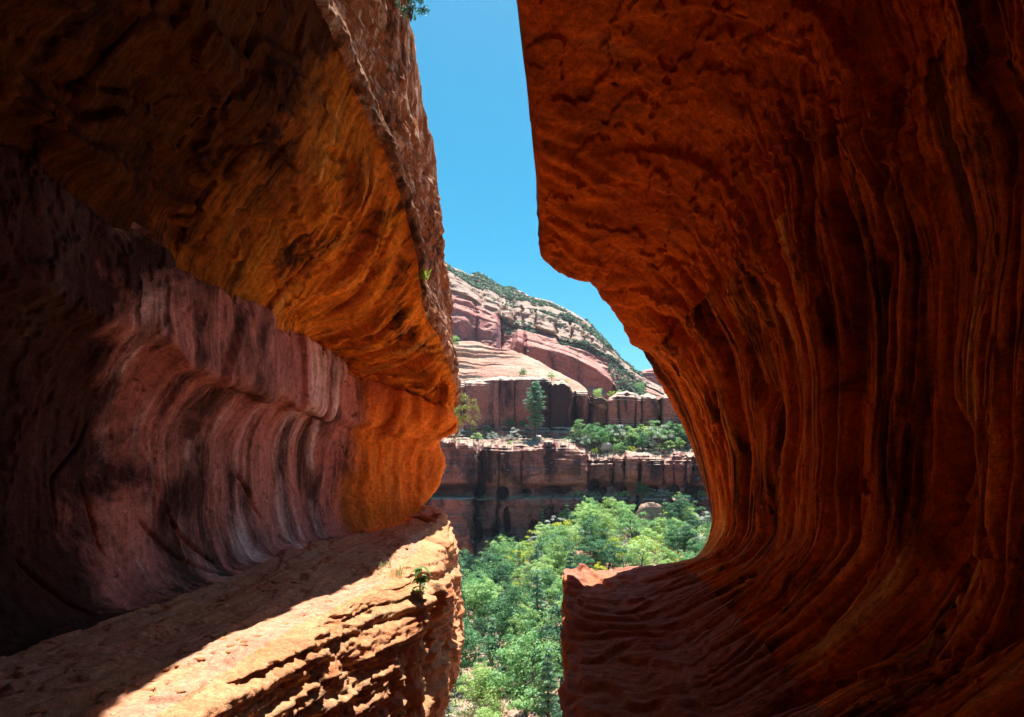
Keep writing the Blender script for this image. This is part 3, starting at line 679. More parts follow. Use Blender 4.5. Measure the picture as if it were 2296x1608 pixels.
b1 = blocks(Uu+0.8*fbm(Uu*0.02, PY*0.03, 4.0+0*PY, 4)*3, [(880, 1.6, 0, 1), (1042, -0.6, 0.8, 1.2), (1120, -0.4, 0.8, 0.6), (1154, -0.2, 0.8, 0.6), (1233, -0.8, 1.2, 0.8), (1286, 1.6, 2.4, 3.4), (1320, 4.2, 1.0, 2), (1362, -0.6, 2.0, 1.2),
                           (1425, -0.5, 1.6, 1.0), (1438, -0.2, 1.6, 1.0), (1479, -0.4, 6.0, 4.5), (1545, 0, 2, 2), (1620, -1, 3, 3), (1700, 0, 3, 3), (1780, 0, 0, 1)], 1.0, 0.5)
mU = band(0.7, 1.3, 6.0, 7.0, RI)
alc = 2.6*np.exp(-((Uu-1283)/9)**2)*band(1.0, 1.6, 3.2, 4.2, RI)+1.6*np.exp(-((Uu-1308)/16)**2)*band(1.0, 1.6, 2.8, 3.6, RI)
YY = YY+mU*b1+alc
P = to3d(Uu, PY, YY)
x, y, z = P[..., 0], P[..., 1], P[..., 2]
w = fbm(x*0.06, y*0.06+3, z*0.06, 3)
st = perlin(z*0.7+1.0*w, x*0.03, 12.0)+0.7*perlin(z*2.1+1.4*w, x*0.07, 15.0)+0.5*perlin(z*4.4+1.5*w, x*0.12, 18.0)
stt = np.sign(st)*np.abs(st)**0.7
bed = np.clip(sstep(1340, 1370, Uu)+band(4.6, 5.3, 7, 8, RI), 0, 1)
P[..., 1] -= mU*(stt*(0.05+0.30*bed)+0.5*fbm(x*0.2, y*0.2, z*0.15, 4)+0.10*ridged(x*0.9, z*0.35, y*0.5, 3))
P[..., 2] += (1-mU)*0.3*fbm(x*0.35, y*0.5, z*0.2, 4)
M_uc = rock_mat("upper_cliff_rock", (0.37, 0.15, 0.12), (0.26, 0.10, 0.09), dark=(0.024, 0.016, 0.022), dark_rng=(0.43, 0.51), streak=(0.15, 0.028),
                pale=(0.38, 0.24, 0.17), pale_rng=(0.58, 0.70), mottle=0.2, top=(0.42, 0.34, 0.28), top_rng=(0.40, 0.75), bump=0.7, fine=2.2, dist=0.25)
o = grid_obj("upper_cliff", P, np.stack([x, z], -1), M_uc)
tag(o, "upper tier of the opposite cliff, streaked dark red face with pale weathered tops", None, None, "structure")
up_P, up_ri, up_us = P, ri, us

# slickrock dome above the cliffs
us = np.arange(940, 1480, 1.6); nu = len(us)
sky_d = [(940, 772), (1011, 769), (1030, 766.5), (1057, 766), (1077, 769), (1086, 774), (1121, 783), (1150, 786), (1181, 796), (1207, 809), (1226, 822), (1240, 830), (1262, 840), (1284, 851), (1303, 862), (1314, 873), (1321, 886), (1328, 900), (1345, 915), (1480, 930)]
low_d = [(a, b+8) for a, b in top1]
mid_d = [(a, b) for a, b in zip(us, 0.55*curve(sky_d, us)+0.45*np.maximum(curve(low_d, us), curve(sky_d, us)))]
rows = [(low_d, 128.6), ([(a, max(0.28*curve(sky_d, [a])[0]+0.72*b, curve(sky_d, [a])[0]+1)) for a, b in low_d if a < 1480], 131.5), (mid_d, 138.0), (sky_d, 150.0), ([(a, b+4) for a, b in sky_d], 158.0), ([(a, b+40) for a, b in sky_d], 170.0)]
PY, YY, ri = sheet(us, rows, [14, 40, 46, 12, 6])
Uu = np.repeat(us[:, None], PY.shape[1], 1); RI = np.repeat(ri[None], nu, 0)
P = to3d(Uu, PY, YY); x, y, z = P[..., 0], P[..., 1], P[..., 2]
w = fbm(x*0.05, y*0.05, z*0.05, 3)
ht = z*1.15+6.0*w+0.05*x
st = perlin(ht, x*0.035, 3.0)+0.7*perlin(ht*2.3, x*0.06, 6.0)
st = st*np.clip(0.6+1.6*perlin(x*0.06, y*0.08, z*0.1), 0.05, 1.2)
P[..., 2] += 0.25*np.sign(st)*np.abs(st)**0.6+0.5*fbm(x*0.12, y*0.12, z*0.1, 4)
P[..., 1] -= 0.6*np.sign(st)*np.abs(st)**0.6*band(0.2, 0.6, 2.6, 3.2, RI)
M_dome = rock_mat("slickrock", (0.45, 0.33, 0.26), (0.39, 0.245, 0.185), layer=(0.33, 0.145, 0.10), layer_scale=0.45, mottle=0.12, pale=(0.42, 0.31, 0.25), pale_rng=(.5, .7), streak=(0.05, 0.3), bump=0.7, fine=1.8, dist=0.25)
o = grid_obj("slickrock_dome", P, np.stack([x, z], -1), M_dome)
tag(o, "pale sunlit slickrock dome rising above the upper cliff", None, None, "structure")
dome_P, dome_ri, dome_us = P, ri, us

# mesa behind: red cliff, pale band, scrub covered top slope
us = np.arange(940, 1560, 1.5); nu = len(us)
sky_m = [(940, 575), (1010, 600), (1020, 604), (1033, 609), (1052, 618), (1061, 617), (1074, 616), (1100, 631), (1121, 643), (1134, 647), (1144, 645), (1171, 655), (1188, 665), (1215, 672), (1235, 676), (1256, 686), (1282, 699), (1300, 709), (1325, 726),
         (1331, 739), (1349, 758), (1366, 778), (1378, 790), (1390, 805), (1400, 813), (1413, 822), (1440, 840), (1560, 900)]
pal_t = [(940, 588), (1010, 610), (1025, 622), (1057, 644), (1100, 661), (1144, 683), (1152, 684), (1182, 690), (1205, 696), (1245, 717), (1282, 722), (1307, 736), (1322, 750), (1340, 764), (1360, 782), (1378, 797), (1400, 822), (1440, 850), (1560, 910)]
pal_b = [(940, 630), (1019, 662), (1060, 679), (1080, 695), (1115, 707), (1134, 725), (1150, 735), (1165, 734), (1200, 742), (1247, 755), (1257, 768), (1313, 778), (1340, 790), (1378, 812), (1400, 835), (1440, 862), (1560, 920)]
red_b = [(940, 790), (1122, 800), (1180, 810), (1300, 830), (1400, 885), (1440, 900), (1560, 940)]
mid = lambda a, b, t, : [(u_, (1-t)*curve(a, [u_])[0]+t*curve(b, [u_])[0]) for u_ in us]
rows = [([(a, b+40) for a, b in red_b], 225), (red_b, 240), (mid(red_b, pal_b, 0.55), 246), (mid(red_b, pal_b, 0.8), 252), (pal_b, 264), (mid(pal_b, pal_t, 0.35), 268), (mid(pal_b, pal_t, 0.75), 274), (pal_t, 284), (sky_m, 325), ([(a, b+3) for a, b in sky_m], 345), ([(a, b+60) for a, b in sky_m], 370)]
PY, YY, ri = sheet(us, rows, [4, 30, 18, 18, 14, 16, 16, 40, 6, 4])
Uu = np.repeat(us[:, None], PY.shape[1], 1); RI = np.repeat(ri[None], nu, 0)
mp = band(4.0, 4.6, 6.6, 7.4, RI)
bm = blocks(Uu+3*fbm(Uu*0.02, PY*0.04, 7.0+0*PY, 4)*3, [(900, -4, 0, 1), (1080, -1, 3, 5), (1128, -3, 3, 5), (1150, 9, 3, 5), (1169, 7, 6, 2.5), (1190, 8, 0, 1), (1202, -3, 5, 3), (1246, 2, 4, 4), (1280, 1, 6, 3), (1308, 4, 6, 4), (1326, 0, 4, 4), (1360, 0, 3, 4), (1600, 0, 0, 1)])
bm2 = blocks(Uu, [(900, 0, 0, 1), (1070, -2, 2, 4), (1122, 10, 5, 6), (1155, 8, 0, 1), (1700, 0, 0, 1)])
YY = YY+mp*bm+band(0.5, 1.2, 3.6, 4.3, RI)*bm2
P = to3d(Uu, PY, YY); x, y, z = P[..., 0], P[..., 1], P[..., 2]
w = fbm(x*0.02, y*0.02, z*0.02, 3)
zt = z+0.28*x
st = perlin(zt*0.22+1.2*w, x*0.01, 3.0)+0.7*perlin(zt*0.55+1.2*w, x*0.02, 6.0)+0.4*perlin(zt*1.3+1.2*w, x*0.05, 6.0)
stt = np.sign(st)*np.abs(st)**0.6
stt = stt*np.clip(0.55+1.5*perlin(x*0.03, y*0.03, z*0.04), 0.0, 1.2)
P[..., 1] -= (1.5*stt+6.5*fbm(x*0.05, y*0.05, z*0.06, 5)+2.2*ridged(x*0.09, y*0.09, z*0.12, 3))*band(0.6, 1.2, 7.2, 7.8, RI)
P[..., 2] += (0.9*fbm(x*0.09, y*0.06, z*0.05, 5)+0.8*np.abs(stt))*band(6.6, 7.4, 8.0, 8.6, RI)
M_red = rock_mat("mesa_red_rock", (0.34, 0.135, 0.115), (0.26, 0.095, 0.09), dark=(0.09, 0.05, 0.065), dark_rng=(0.52, 0.63), streak=(0.14, 0.018), pale=(0.52, 0.30, 0.22), pale_rng=(0.6, 0.72),
                 mottle=0.08, top=(0.38, 0.22, 0.18), top_rng=(0.5, 0.9), bump=0.7, fine=0.9, dist=0.6)
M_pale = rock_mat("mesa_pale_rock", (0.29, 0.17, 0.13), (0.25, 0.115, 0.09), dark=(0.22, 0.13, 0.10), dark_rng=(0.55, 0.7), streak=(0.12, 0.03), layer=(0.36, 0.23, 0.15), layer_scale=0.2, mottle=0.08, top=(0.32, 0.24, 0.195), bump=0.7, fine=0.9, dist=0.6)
mesa = tag(empty("mesa"), "far mesa with red foot, pale cliff band and scrubby sloping top", None, None, "structure")
i1 = int(np.searchsorted(ri, 4.0))
UVm = np.stack([x, z], -1)
grid_obj("red_foot", P[:, :i1+1], UVm[:, :i1+1], M_red, mesa)
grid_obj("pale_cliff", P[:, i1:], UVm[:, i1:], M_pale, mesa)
mesa_P, mesa_ri, mesa_us = P, ri, us

# red ridge in front of the mesa
us = np.arange(1132, 1480, 1.2); nu = len(us)
tp = [(1132, 830), (1140, 795), (1146, 770), (1152, 752), (1161, 738), (1180, 742), (1203, 750), (1218, 764), (1256, 773), (1276, 782), (1306, 797), (1334, 813), (1350, 822), (1362, 834), (1372, 848), (1380, 862), (1386, 885), (1392, 915), (1480, 960)]
lp = [(1132, 838), (1140, 806), (1150, 786), (1162, 770), (1172, 776), (1181, 787), (1200, 782), (1230, 786), (1260, 793), (1285, 801), (1310, 814), (1334, 828), (1350, 838), (1366, 850), (1380, 866), (1386, 888), (1392, 918), (1480, 963)]
bt = [(1132, 900), (1181, 815), (1240, 840), (1300, 858), (1330, 864), (1356, 868), (1372, 880), (1480, 985)]
bt = [(u_, max(curve(bt, [u_])[0], curve(lp, [u_])[0]+3)) for u_ in us]
rows = [([(a, b+75) for a, b in bt], 203), ([(a, b+18) for a, b in bt], 210), (bt, 212.5), ([(u_, 0.45*curve(lp, [u_])[0]+0.55*curve(bt, [u_])[0]) for u_ in us], 211), (lp, 208), ([(u_, 0.5*curve(lp, [u_])[0]+0.5*curve(tp, [u_])[0]) for u_ in us], 213), (tp, 221), ([(a, b+3) for a, b in tp], 230), ([(a, b+50) for a, b in tp], 240)]
PY, YY, ri = sheet(us, rows, [24, 14, 22, 24, 12, 12, 6, 4])
Uu = np.repeat(us[:, None], PY.shape[1], 1); RI = np.repeat(ri[None], nu, 0)
YY = YY+band(1.5, 2.5, 5.0, 6.0, RI)*blocks(Uu, [(1100, 0, 0, 1), (1177, 0, 4, 3), (1240, 0, 1, 4), (1300, -1, 1, 5), (1374, 3, 2, 3), (1500, 0, 0, 1)])
P = to3d(Uu, PY, YY); x, y, z = P[..., 0], P[..., 1], P[..., 2]
zt = z+0.35*x; w = fbm(x*0.03, y*0.03, z*0.03, 3)
st = perlin(zt*0.3+w, x*0.02, 3.0)+0.7*perlin(zt*0.8+w, x*0.04, 6.0)
P[..., 1] -= 0.9*np.sign(st)*np.abs(st)**0.6+1.6*fbm(x*0.08, y*0.08, z*0.08, 4)
o = grid_obj("red_ridge", P, np.stack([x+0.4*z, z], -1), M_red)
tag(o, "long red ridge with dark streaked overhang in front of the mesa", None, None, "structure")
ridge_P, ridge_ri, ridge_us = P, ri, us

# red butte to the right of the gully
us = np.arange(1400, 1760, 1.6); nu = len(us)
tb = [(1400, 870), (1410, 848), (1418, 836), (1424, 832), (1432, 838), (1440, 831), (1452, 828), (1472, 826), (1490, 827), (1520, 832), (1600, 850), (1760, 860)]
rows = [(930, 285), (900, 290), ([(a, 0.5*b+445) for a, b in tb], 294), ([(a, b+4) for a, b in tb], 297), (tb, 304), ([(a, b+4) for a, b in tb], 330), ([(a, b+60) for a, b in tb], 345)]
PY, YY, ri = sheet(us, rows, [6, 20, 24, 8, 6, 4])
Uu = np.repeat(us[:, None], PY.shape[1], 1); RI = np.repeat(ri[None], nu, 0)
YY = YY+band(.5, 1.2, 3.6, 4.4, RI)*blocks(Uu, [(1390, 12, 0, 1), (1436, -2, 4, 3), (1500, 0, 1, 3), (1800, 0, 0, 1)])
P = to3d(Uu, PY, YY); x, y, z = P[..., 0], P[..., 1], P[..., 2]
st = perlin(z*0.3, x*0.02, 3.0)+0.7*perlin(z*0.8, x*0.04, 6.0)
P[..., 1] -= 0.9*np.sign(st)*np.abs(st)**0.6+2*fbm(x*0.06, y*0.06, z*0.06, 4)
o = grid_obj("red_butte", P, np.stack([x, z], -1), M_red)
tag(o, "smooth red butte beyond the green gully", None, None, "structure")

# valley floor, one sheet to the horizon
def gz(x, y):
    x = np.asarray(x, float); y = np.asarray(y, float)
    zl = np.interp(y, [-60, 20, 45, 60, 75, 90, 105, 116, 130, 400], [-17, -17, -17.0, -17.2, -17.5, -18.0, -18.8, -19.3, -18, -18])
    zr = np.interp(y, [-60, 20, 60, 75, 90, 103, 116, 130, 400], [-17, -17, -15.6, -15.0, -14.4, -12.8, -11.2, -11, -11])
    t = np.clip((x/np.maximum(y, 20)+0.085)/0.11, 0, 1); t = t*t*(3-2*t)
    d = np.maximum(np.hypot(x, y-60)-150, 0)
    return zl*(1-t)+zr*t+0.5*fbm(x*0.12, y*0.12, 1.0+0*x, 4)-np.minimum(d*0.02, 10)
ax = np.concatenate([-np.geomspace(60, 3000, 30)[::-1], np.linspace(-58, 58, 170), np.geomspace(60, 3000, 30)])
ay = np.concatenate([-np.geomspace(20, 3000, 24)[::-1], np.linspace(-18, 135, 200), np.geomspace(138, 3000, 30)])
U, V = np.meshgrid(ax, ay, indexing='ij')
G = np.stack([U, V, gz(U, V)], -1)
M_soil = rock_mat("red_soil", (0.38, 0.25, 0.19), (0.28, 0.14, 0.095), pale=(0.5, 0.38, 0.3), pale_rng=(.55, .68), streak=(.5, .5), mottle=0.4, bump=0.6, fine=2.5, dist=0.15)
o = grid_obj("ground", G, np.stack([U, V], -1), M_soil); tag(o, "red soil of the canyon floor under the trees", None, None, "structure")

# ================================================================== PLANTS
rng = np.random.RandomState(11)
def leaf_mat(name, c1, c2, trans=0.35, c3=None):
    m = bpy.data.materials.new(name); m.use_nodes = True
    nt = m.node_tree; nt.nodes.clear(); L = nt.links
    out = nd(nt, 'ShaderNodeOutputMaterial')
    oi = nd(nt, 'ShaderNodeObjectInfo'); tc = nd(nt, 'ShaderNodeTexCoord')
    n = noise_node(nt, tc.outputs['Object'], 1.6, 3, 0.6)
    ad = nd(nt, 'ShaderNodeMath', operation='MULTIPLY_ADD'); L.new(oi.outputs['Random'], ad.inputs[0]); ad.inputs[1].default_value = 0.95
    sb = nd(nt, 'ShaderNodeMath', operation='SUBTRACT'); L.new(n, sb.inputs[0]); sb.inputs[1].default_value = 0.45
    L.new(sb.outputs[0], ad.inputs[2])
    st = [(0.1, c4(c1)), (0.75, c4(c2))] if c3 is None else [(0.05, c4(c1)), (0.5, c4(c2)), (0.85, c4(c3))]
    r = ramp(nt, st); L.new(ad.outputs[0], r.inputs[0])
    d = nd(nt, 'ShaderNodeBsdfPrincipled'); L.new(r.outputs[0], d.inputs['Base Color']); d.inputs['Roughness'].default_value = 0.55
    d.inputs['Specular IOR Level'].default_value = 0.4
    t = nd(nt, 'ShaderNodeBsdfTranslucent'); L.new(r.outputs[0], t.inputs[0])
    mx = nd(nt, 'ShaderNodeMixShader'); mx.inputs[0].default_value = trans
    L.new(d.outputs[0], mx.inputs[1]); L.new(t.outputs[0], mx.inputs[2]); L.new(mx.outputs[0], out.inputs[0])
    return m
def bark_mat(name, c1, c2):
    m = bpy.data.materials.new(name); m.use_nodes = True
    nt = m.node_tree; bs = nt.nodes['Principled BSDF']; tc = nd(nt, 'ShaderNodeTexCoord')
    n = noise_node(nt, tc.outputs['Object'], 6, 6, 0.7, (1, 1, 0.25)); r = ramp(nt, [(0.35, c4(c1)), (0.65, c4(c2))])
    nt.links.new(n, r.inputs[0]); nt.links.new(r.outputs[0], bs.inputs['Base Color']); bs.inputs['Roughness'].default_value = 0.9
    b = nd(nt, 'ShaderNodeBump'); b.inputs['Strength'].default_value = 0.6; b.inputs['Distance'].default_value = 0.03
    nt.links.new(n, b.inputs['Height']); nt.links.new(b.outputs[0], bs.inputs['Normal'])
    return m
M_jun = leaf_mat("juniper_leaf", (0.03, 0.095, 0.055), (0.11, 0.26, 0.10), 0.45, (0.34, 0.49, 0.15))
M_oak = leaf_mat("oak_leaf", (0.055, 0.17, 0.085), (0.18, 0.38, 0.14), 0.5, (0.43, 0.60, 0.22))
M_yel = leaf_mat("bright_shrub_leaf", (0.30, 0.40, 0.03), (0.52, 0.56, 0.05), 0.5)
M_sil = leaf_mat("silver_leaf", (0.33, 0.40, 0.33), (0.52, 0.56, 0.48), 0.4)
M_pin = leaf_mat("pine_needles", (0.10, 0.23, 0.14), (0.25, 0.42, 0.24), 0.4)
M_bark = bark_mat("bark", (0.035, 0.028, 0.025), (0.10, 0.075, 0.06))
M_grey = bark_mat("dead_wood", (0.22, 0.20, 0.19), (0.42, 0.39, 0.37))

def tube(path, rad, k=6):
    path = np.asarray(path, float); rad = np.asarray(rad, float)
    t = np.gradient(path, axis=0); t /= np.linalg.norm(t, axis=1, keepdims=True)+1e-9
    ref = np.where(np.abs(t[:, 2:3]) > 0.9, np.array([[1., 0, 0]]), np.array([[0, 0, 1.]]))
    a = np.cross(t, ref); a /= np.linalg.norm(a, axis=1, keepdims=True)+1e-9; b = np.cross(t, a)
    th = np.linspace(0, 2*np.pi, k, endpoint=False)
    V = path[:, None]+rad[:, None, None]*(np.cos(th)[None, :, None]*a[:, None]+np.sin(th)[None, :, None]*b[:, None])
    m = len(path); idx = np.arange(m*k).reshape(m, k); nx = np.roll(idx, -1, 1)
    Q = np.stack([idx[:-1], nx[:-1], nx[1:], idx[1:]], -1).reshape(-1, 4)
    return V.reshape(-1, 3), Q

def join(parts):
    Vs, Qs, o = [], [], 0
    for V, Q in parts:
        Vs.append(V); Qs.append(Q+o); o += len(V)
    return np.concatenate(Vs), np.concatenate(Qs)

def leaves(pos, nrm, size, rg, asp=0.62):
    m = len(pos)
    n = nrm/(np.linalg.norm(nrm, axis=1, keepdims=True)+1e-9)
    r = rg.normal(size=(m, 3)); a = np.cross(n, r); a /= np.linalg.norm(a, axis=1, keepdims=True)+1e-9; b = np.cross(n, a)
    s = (size*(0.6+0.8*rg.rand(m)))[:, None]
    c = pos
    V = np.stack([c-a*s*0.5, c+b*s*asp*0.5+n*s*0.08, c+a*s*0.5, c-b*s*asp*0.5+n*s*0.08], 1)
    return V.reshape(-1, 3), np.arange(4*m).reshape(m, 4)

def clumps(cen, rad, per, size, rg, flat=0.75, up=0.35):
    m = len(cen)
    d = rg.normal(size=(m, per, 3)); d /= np.linalg.norm(d, axis=2, keepdims=True)
    d[..., 2] = np.where(d[..., 2] < -0.3, -d[..., 2]*0.6, d[..., 2])
    rr = rad[:, None, None]*(0.45+0.6*rg.rand(m, per, 1)**0.6)
    p = cen[:, None]+d*rr*np.array([1, 1, flat])
    nn = d+rg.normal(size=d.shape)*0.55+np.array([0, 0, up])
    return leaves(p.reshape(-1, 3), nn.reshape(-1, 3), size, rg)

def broad_tree(seed, h=5.0, spread=0.40, base=0.22, ncl=70, per=80, leaf=0.17, limbs=6, lean=0.0):
    rg = np.random.RandomState(seed)
    parts = []
    top = np.array([lean*h, rg.uniform(-.06, .06)*h, h*0.72])
    tpath = [np.zeros(3)]
    for k in range(1, 6):
        t = k/5; tpath.append(np.array([top[0]*t+rg.normal()*0.03*h*t, top[1]*t+rg.normal()*0.03*h*t, h*0.72*t]))
    tpath[0][2] = -0.4
    tpath = np.array(tpath); parts.append(tube(tpath, h*np.array([.030, .024, .019, .014, .009, .004]), 7))
    cen = []; rad = []
    for i in range(limbs):
        s = rg.uniform(0.25, 0.85); k = s*5; i0 = int(k); st = tpath[i0]+(tpath[min(i0+1, 5)]-tpath[i0])*(k-i0)
        az = i*2.4+rg.uniform(-.5, .5); ln = spread*h*rg.uniform(0.7, 1.05)*(1.15-0.5*s)
        end = st+np.array([math.cos(az)*ln, math.sin(az)*ln, ln*rg.uniform(0.35, 0.9)])
        mid = 0.5*(st+end)+np.array([0, 0, -0.08*ln])+rg.normal(size=3)*0.05*ln
        parts.append(tube([st, mid, end], h*np.array([.012, .008, .003]), 5))
        for q in range(3):
            tt = rg.uniform(0.55, 1.1); cen.append(st+(end-st)*tt+rg.normal(size=3)*0.10*h*np.array([1, 1, .6])); rad.append(h*rg.uniform(.07, .13))
    m = ncl-len(cen)
    for i in range(max(m, 0)):
        az = rg.uniform(0, 2*np.pi); el = rg.uniform(-0.55, 1.0); rr = rg.uniform(0.55, 1.0)
        lob = 1+0.28*math.sin(az*3+seed)+0.18*math.sin(az*5+2*seed+el*4)
        ce = math.sqrt(max(0, 1-el*el)) if abs(el) <= 1 else 0
        c = np.array([top[0]*0.8+math.cos(az)*ce*spread*h*rr*lob, top[1]*0.8+math.sin(az)*ce*spread*h*rr*lob, h*(base+0.34)+el*h*(0.60-base*0.5)*rr*(0.9+0.1*lob)])
        cen.append(c); rad.append(h*rg.uniform(.065, .125))
    cr = clumps(np.array(cen), np.array(rad), per, leaf, rg)
    return join(parts), cr

def dome_shrub(seed, h=2.2, ncl=26, per=60, leaf=0.14, spread=0.75):
    rg = np.random.RandomState(seed); parts = []; cen = []; rad = []
    for i in range(7):
        az = i*0.9+rg.uniform(-.3, .3); ln = h*rg.uniform(.55, .85)
        e = np.array([math.cos(az)*ln*spread*.8, math.sin(az)*ln*spread*.8, ln])
        parts.append(tube([np.array([0, 0, -.25]), e*0.5+rg.normal(size=3)*.05*h, e], h*np.array([.025, .016, .005]), 5))
    for i in range(ncl):
        az = rg.uniform(0, 6.28); el = rg.uniform(0.05, 1.0); ce = math.sqrt(1-el*el*0.98)
        lob = 1+0.25*math.sin(az*2+seed)+0.15*math.sin(az*5+seed*3)
        cen.append([math.cos(az)*ce*spread*h*lob*rg.uniform(.7, 1), math.sin(az)*ce*spread*h*lob*rg.uniform(.7, 1), h*(0.15+0.75*el*lob*.95)]); rad.append(h*rg.uniform(.14, .24))
    return join(parts), clumps(np.array(cen), np.array(rad), per, leaf, rg)

def conifer(seed, h=8.0, wid=0.20, tiers=13, per=42, leaf=0.20, start=0.18, droop=-0.1, one_side=0.0, prof=None):
    rg = np.random.RandomState(seed); parts = []; cen = []; rad = []
    tp = np.array([[0, 0, -.4]]+[[rg.normal()*.01*h*k/6, rg.normal()*.01*h*k/6, h*k/6] for k in range(1, 7)])
    parts.append(tube(tp, h*np.array([.021, .019, .016, .012, .009, .006, .002]), 7))
    for i in range(tiers):
        s = start+(1-start)*(i+0.3*rg.rand())/tiers
        wv = (prof(s) if prof else (1-s)**0.75*(0.75+0.5*rg.rand()))*wid*h
        k = s*6; i0 = min(int(k), 5); st = tp[i0]+(tp[i0+1]-tp[i0])*(k-i0)
        for j in range(5):
            az = j*1.257+i*2.1+rg.uniform(-.4, .4)
            ln = wv*(0.55+0.6*rg.rand())*(1+one_side*math.cos(az))
            if ln < 0.1: ln = 0.1
            e = st+np.array([math.cos(az)*ln, math.sin(az)*ln, ln*(droop+0.25*rg.rand())])
            if ln > 0.3: parts.append(tube([st, .5*(st+e)+[0, 0, .03*ln], e], h*np.array([.005, .0035, .0015]), 4))
            for q in (0.55, 0.95) if ln > 0.5 else (0.8,):
                cen.append(st+(e-st)*q+rg.normal(size=3)*0.06*ln); rad.append(max(0.10*h*wid*2.0*(0.7+.5*rg.rand()), 0.25))
    return join(parts), clumps(np.array(cen), np.array(rad), per, leaf, rg, 0.6)

def dead_bush(seed, h=2.4):
    rg = np.random.RandomState(seed); parts = []
    def br(p, d, ln, r, lv):
        e = p+d*ln; m = .5*(p+e)+rg.normal(size=3)*.08*ln
        parts.append(tube([p, m, e], [r, r*.75, r*.5], 4))
        if lv:
            for _ in range(4):
                dd = d+rg.normal(size=3)*.6; dd[2] = abs(dd[2])*.8+.1; dd /= np.linalg.norm(dd)
                br(p+(e-p)*rg.uniform(.4, 1), dd, ln*.62, r*.55, lv-1)
    for i in range(5):
        d = np.array([math.cos(i*1.25), math.sin(i*1.25), 1.3]); d /= np.linalg.norm(d)
        br(np.array([0, 0, -.2]), d, h*.5, .03*h*.6, 3)
    return join(parts)

PROTO = {}
def proto(key, tr, cr, mleaf, mbark=None):
    tm = mesh_from(key+"_trunk", tr[0], tr[1], True, None, mbark or M_bark)
    cm = mesh_from(key+"_crown", cr[0], cr[1], False, None, mleaf) if cr is not None else None
    PROTO[key] = (tm, cm)
for k in range(4): proto("juniper%d" % k, *broad_tree(20+k, 5.0, 0.34, 0.16, 84, 80, 0.15, 6, (-.04, .08, -.1, .02)[k]), M_jun)
for k in range(3): proto("oak%d" % k, *broad_tree(40+k, 5.0, 0.40, 0.12, 80, 80, 0.17, 7, (.05, -.06, .0)[k]), M_oak)
for k in range(2): proto("airy%d" % k, *broad_tree(60+k, 5.0, 0.33, 0.28, 44, 80, 0.15, 9, (.10, -.08)[k]), M_oak)
for k in range(2): proto("pinyon%d" % k, *conifer(70+k, 7.0, 0.19, 12, 46, 0.17, 0.16), M_pin)
for k in range(2): proto("bright%d" % k, *dome_shrub(80+k), M_yel)
for k in range(2): proto("silver%d" % k, *dome_shrub(90+k, 2.0, 24, 60, 0.13, 0.8), M_sil)
for k in range(2): proto("shrub%d" % k, *dome_shrub(95+k, 1.8, 24, 60, 0.13, 0.8), M_oak)
proto("dead0", dead_bush(3), None, None, M_grey)

NAMES = {"juniper": ("juniper_tree", "tree"), "oak": ("oak_tree", "tree"), "airy": ("oak_tree", "tree"), "pinyon": ("pine_tree", "tree"), "bright": ("shrub", "shrub"), "silver": ("shrub", "shrub"), "shrub": ("shrub", "shrub"), "dead": ("dead_bush", "bush")}
def plant(key, loc, scale, label, group=None, rz=None, sz=None, tilt=0.0):
    tm, cm = PROTO[key]; kind = key.rstrip("0123456789")
    nm, cat = NAMES[kind]
    r = empty(nm, tuple(float(v) for v in loc)); r.rotation_euler = (tilt, 0, rng.uniform(0, 6.28) if rz is None else rz)
    r.scale = (scale, scale, scale*(sz or 1.0))
    tag(r, label, cat, group)
    mesh_obj("trunk" if cat == "tree" else "stems", tm, r)
    if cm is not None: mesh_obj("crown" if cat == "tree" else "foliage", cm, r)
    return r
def at(px, py, Y): return np.array([(px-CX)/F*Y, Y, (CY-py)/F*Y])
def on_ground(px, Y):
    x = (px-CX)/F*Y; return np.array([x, Y, float(gz(np.array([x]), np.array([Y]))[0])])

# --- valley wood seen through the gap and wood on the slope under the cliff
placed = []
def try_place(x, y, dmin):
    for (a, b, d) in placed:
        if (a-x)**2+(b-y)**2 < (0.5*(d+dmin))**2: return False
    placed.append((x, y, dmin)); return True
def rnd(keys): return keys[rng.randint(len(keys))]

# named trees one can point to
def named(key, px, Y, hpx, label, base_h, rz=0.0, sz=None):
    p = on_ground(px, Y); s = hpx/F*Y/base_h
    placed.append((p[0], Y, 2.0)); return plant(key, p, s, label, None, rz, sz)
named("pinyon0", 1207, 50, 200, "tall dark pine with bare trunk in the middle of the valley wood", 7.0)
named("pinyon1", 1152, 108, 62, "pointed grey green pine at the foot of the shaded cliff", 7.0)
named("airy0", 1130, 100, 78, "light green tree with open crown in front of the shaded cliff foot", 5.0)
named("airy1", 1045, 92, 70, "small bright tree beside the sunlit buttress of the left ledge", 5.0)
named("airy1", 1420, 96, 105, "tall forked tree standing in the middle of the slope", 5.0, 1.0)
named("juniper1", 1512, 107, 80, "pale green tree to the right of the lichen covered boulder", 5.0)
named("juniper2", 1548, 107, 62, "smaller pale tree second to the right of the lichen covered boulder", 5.0)
named("dead0", 1346, 108, 30, "grey leafless bush at the top of the slope under the cliff", 2.4)
named("oak1", 1090, 60, 120, "broad green tree with dark trunk at the left of the valley wood", 5.0)
named("bright1", 1165, 74, 40, "bright yellow green bush on top of the valley wood", 2.2)

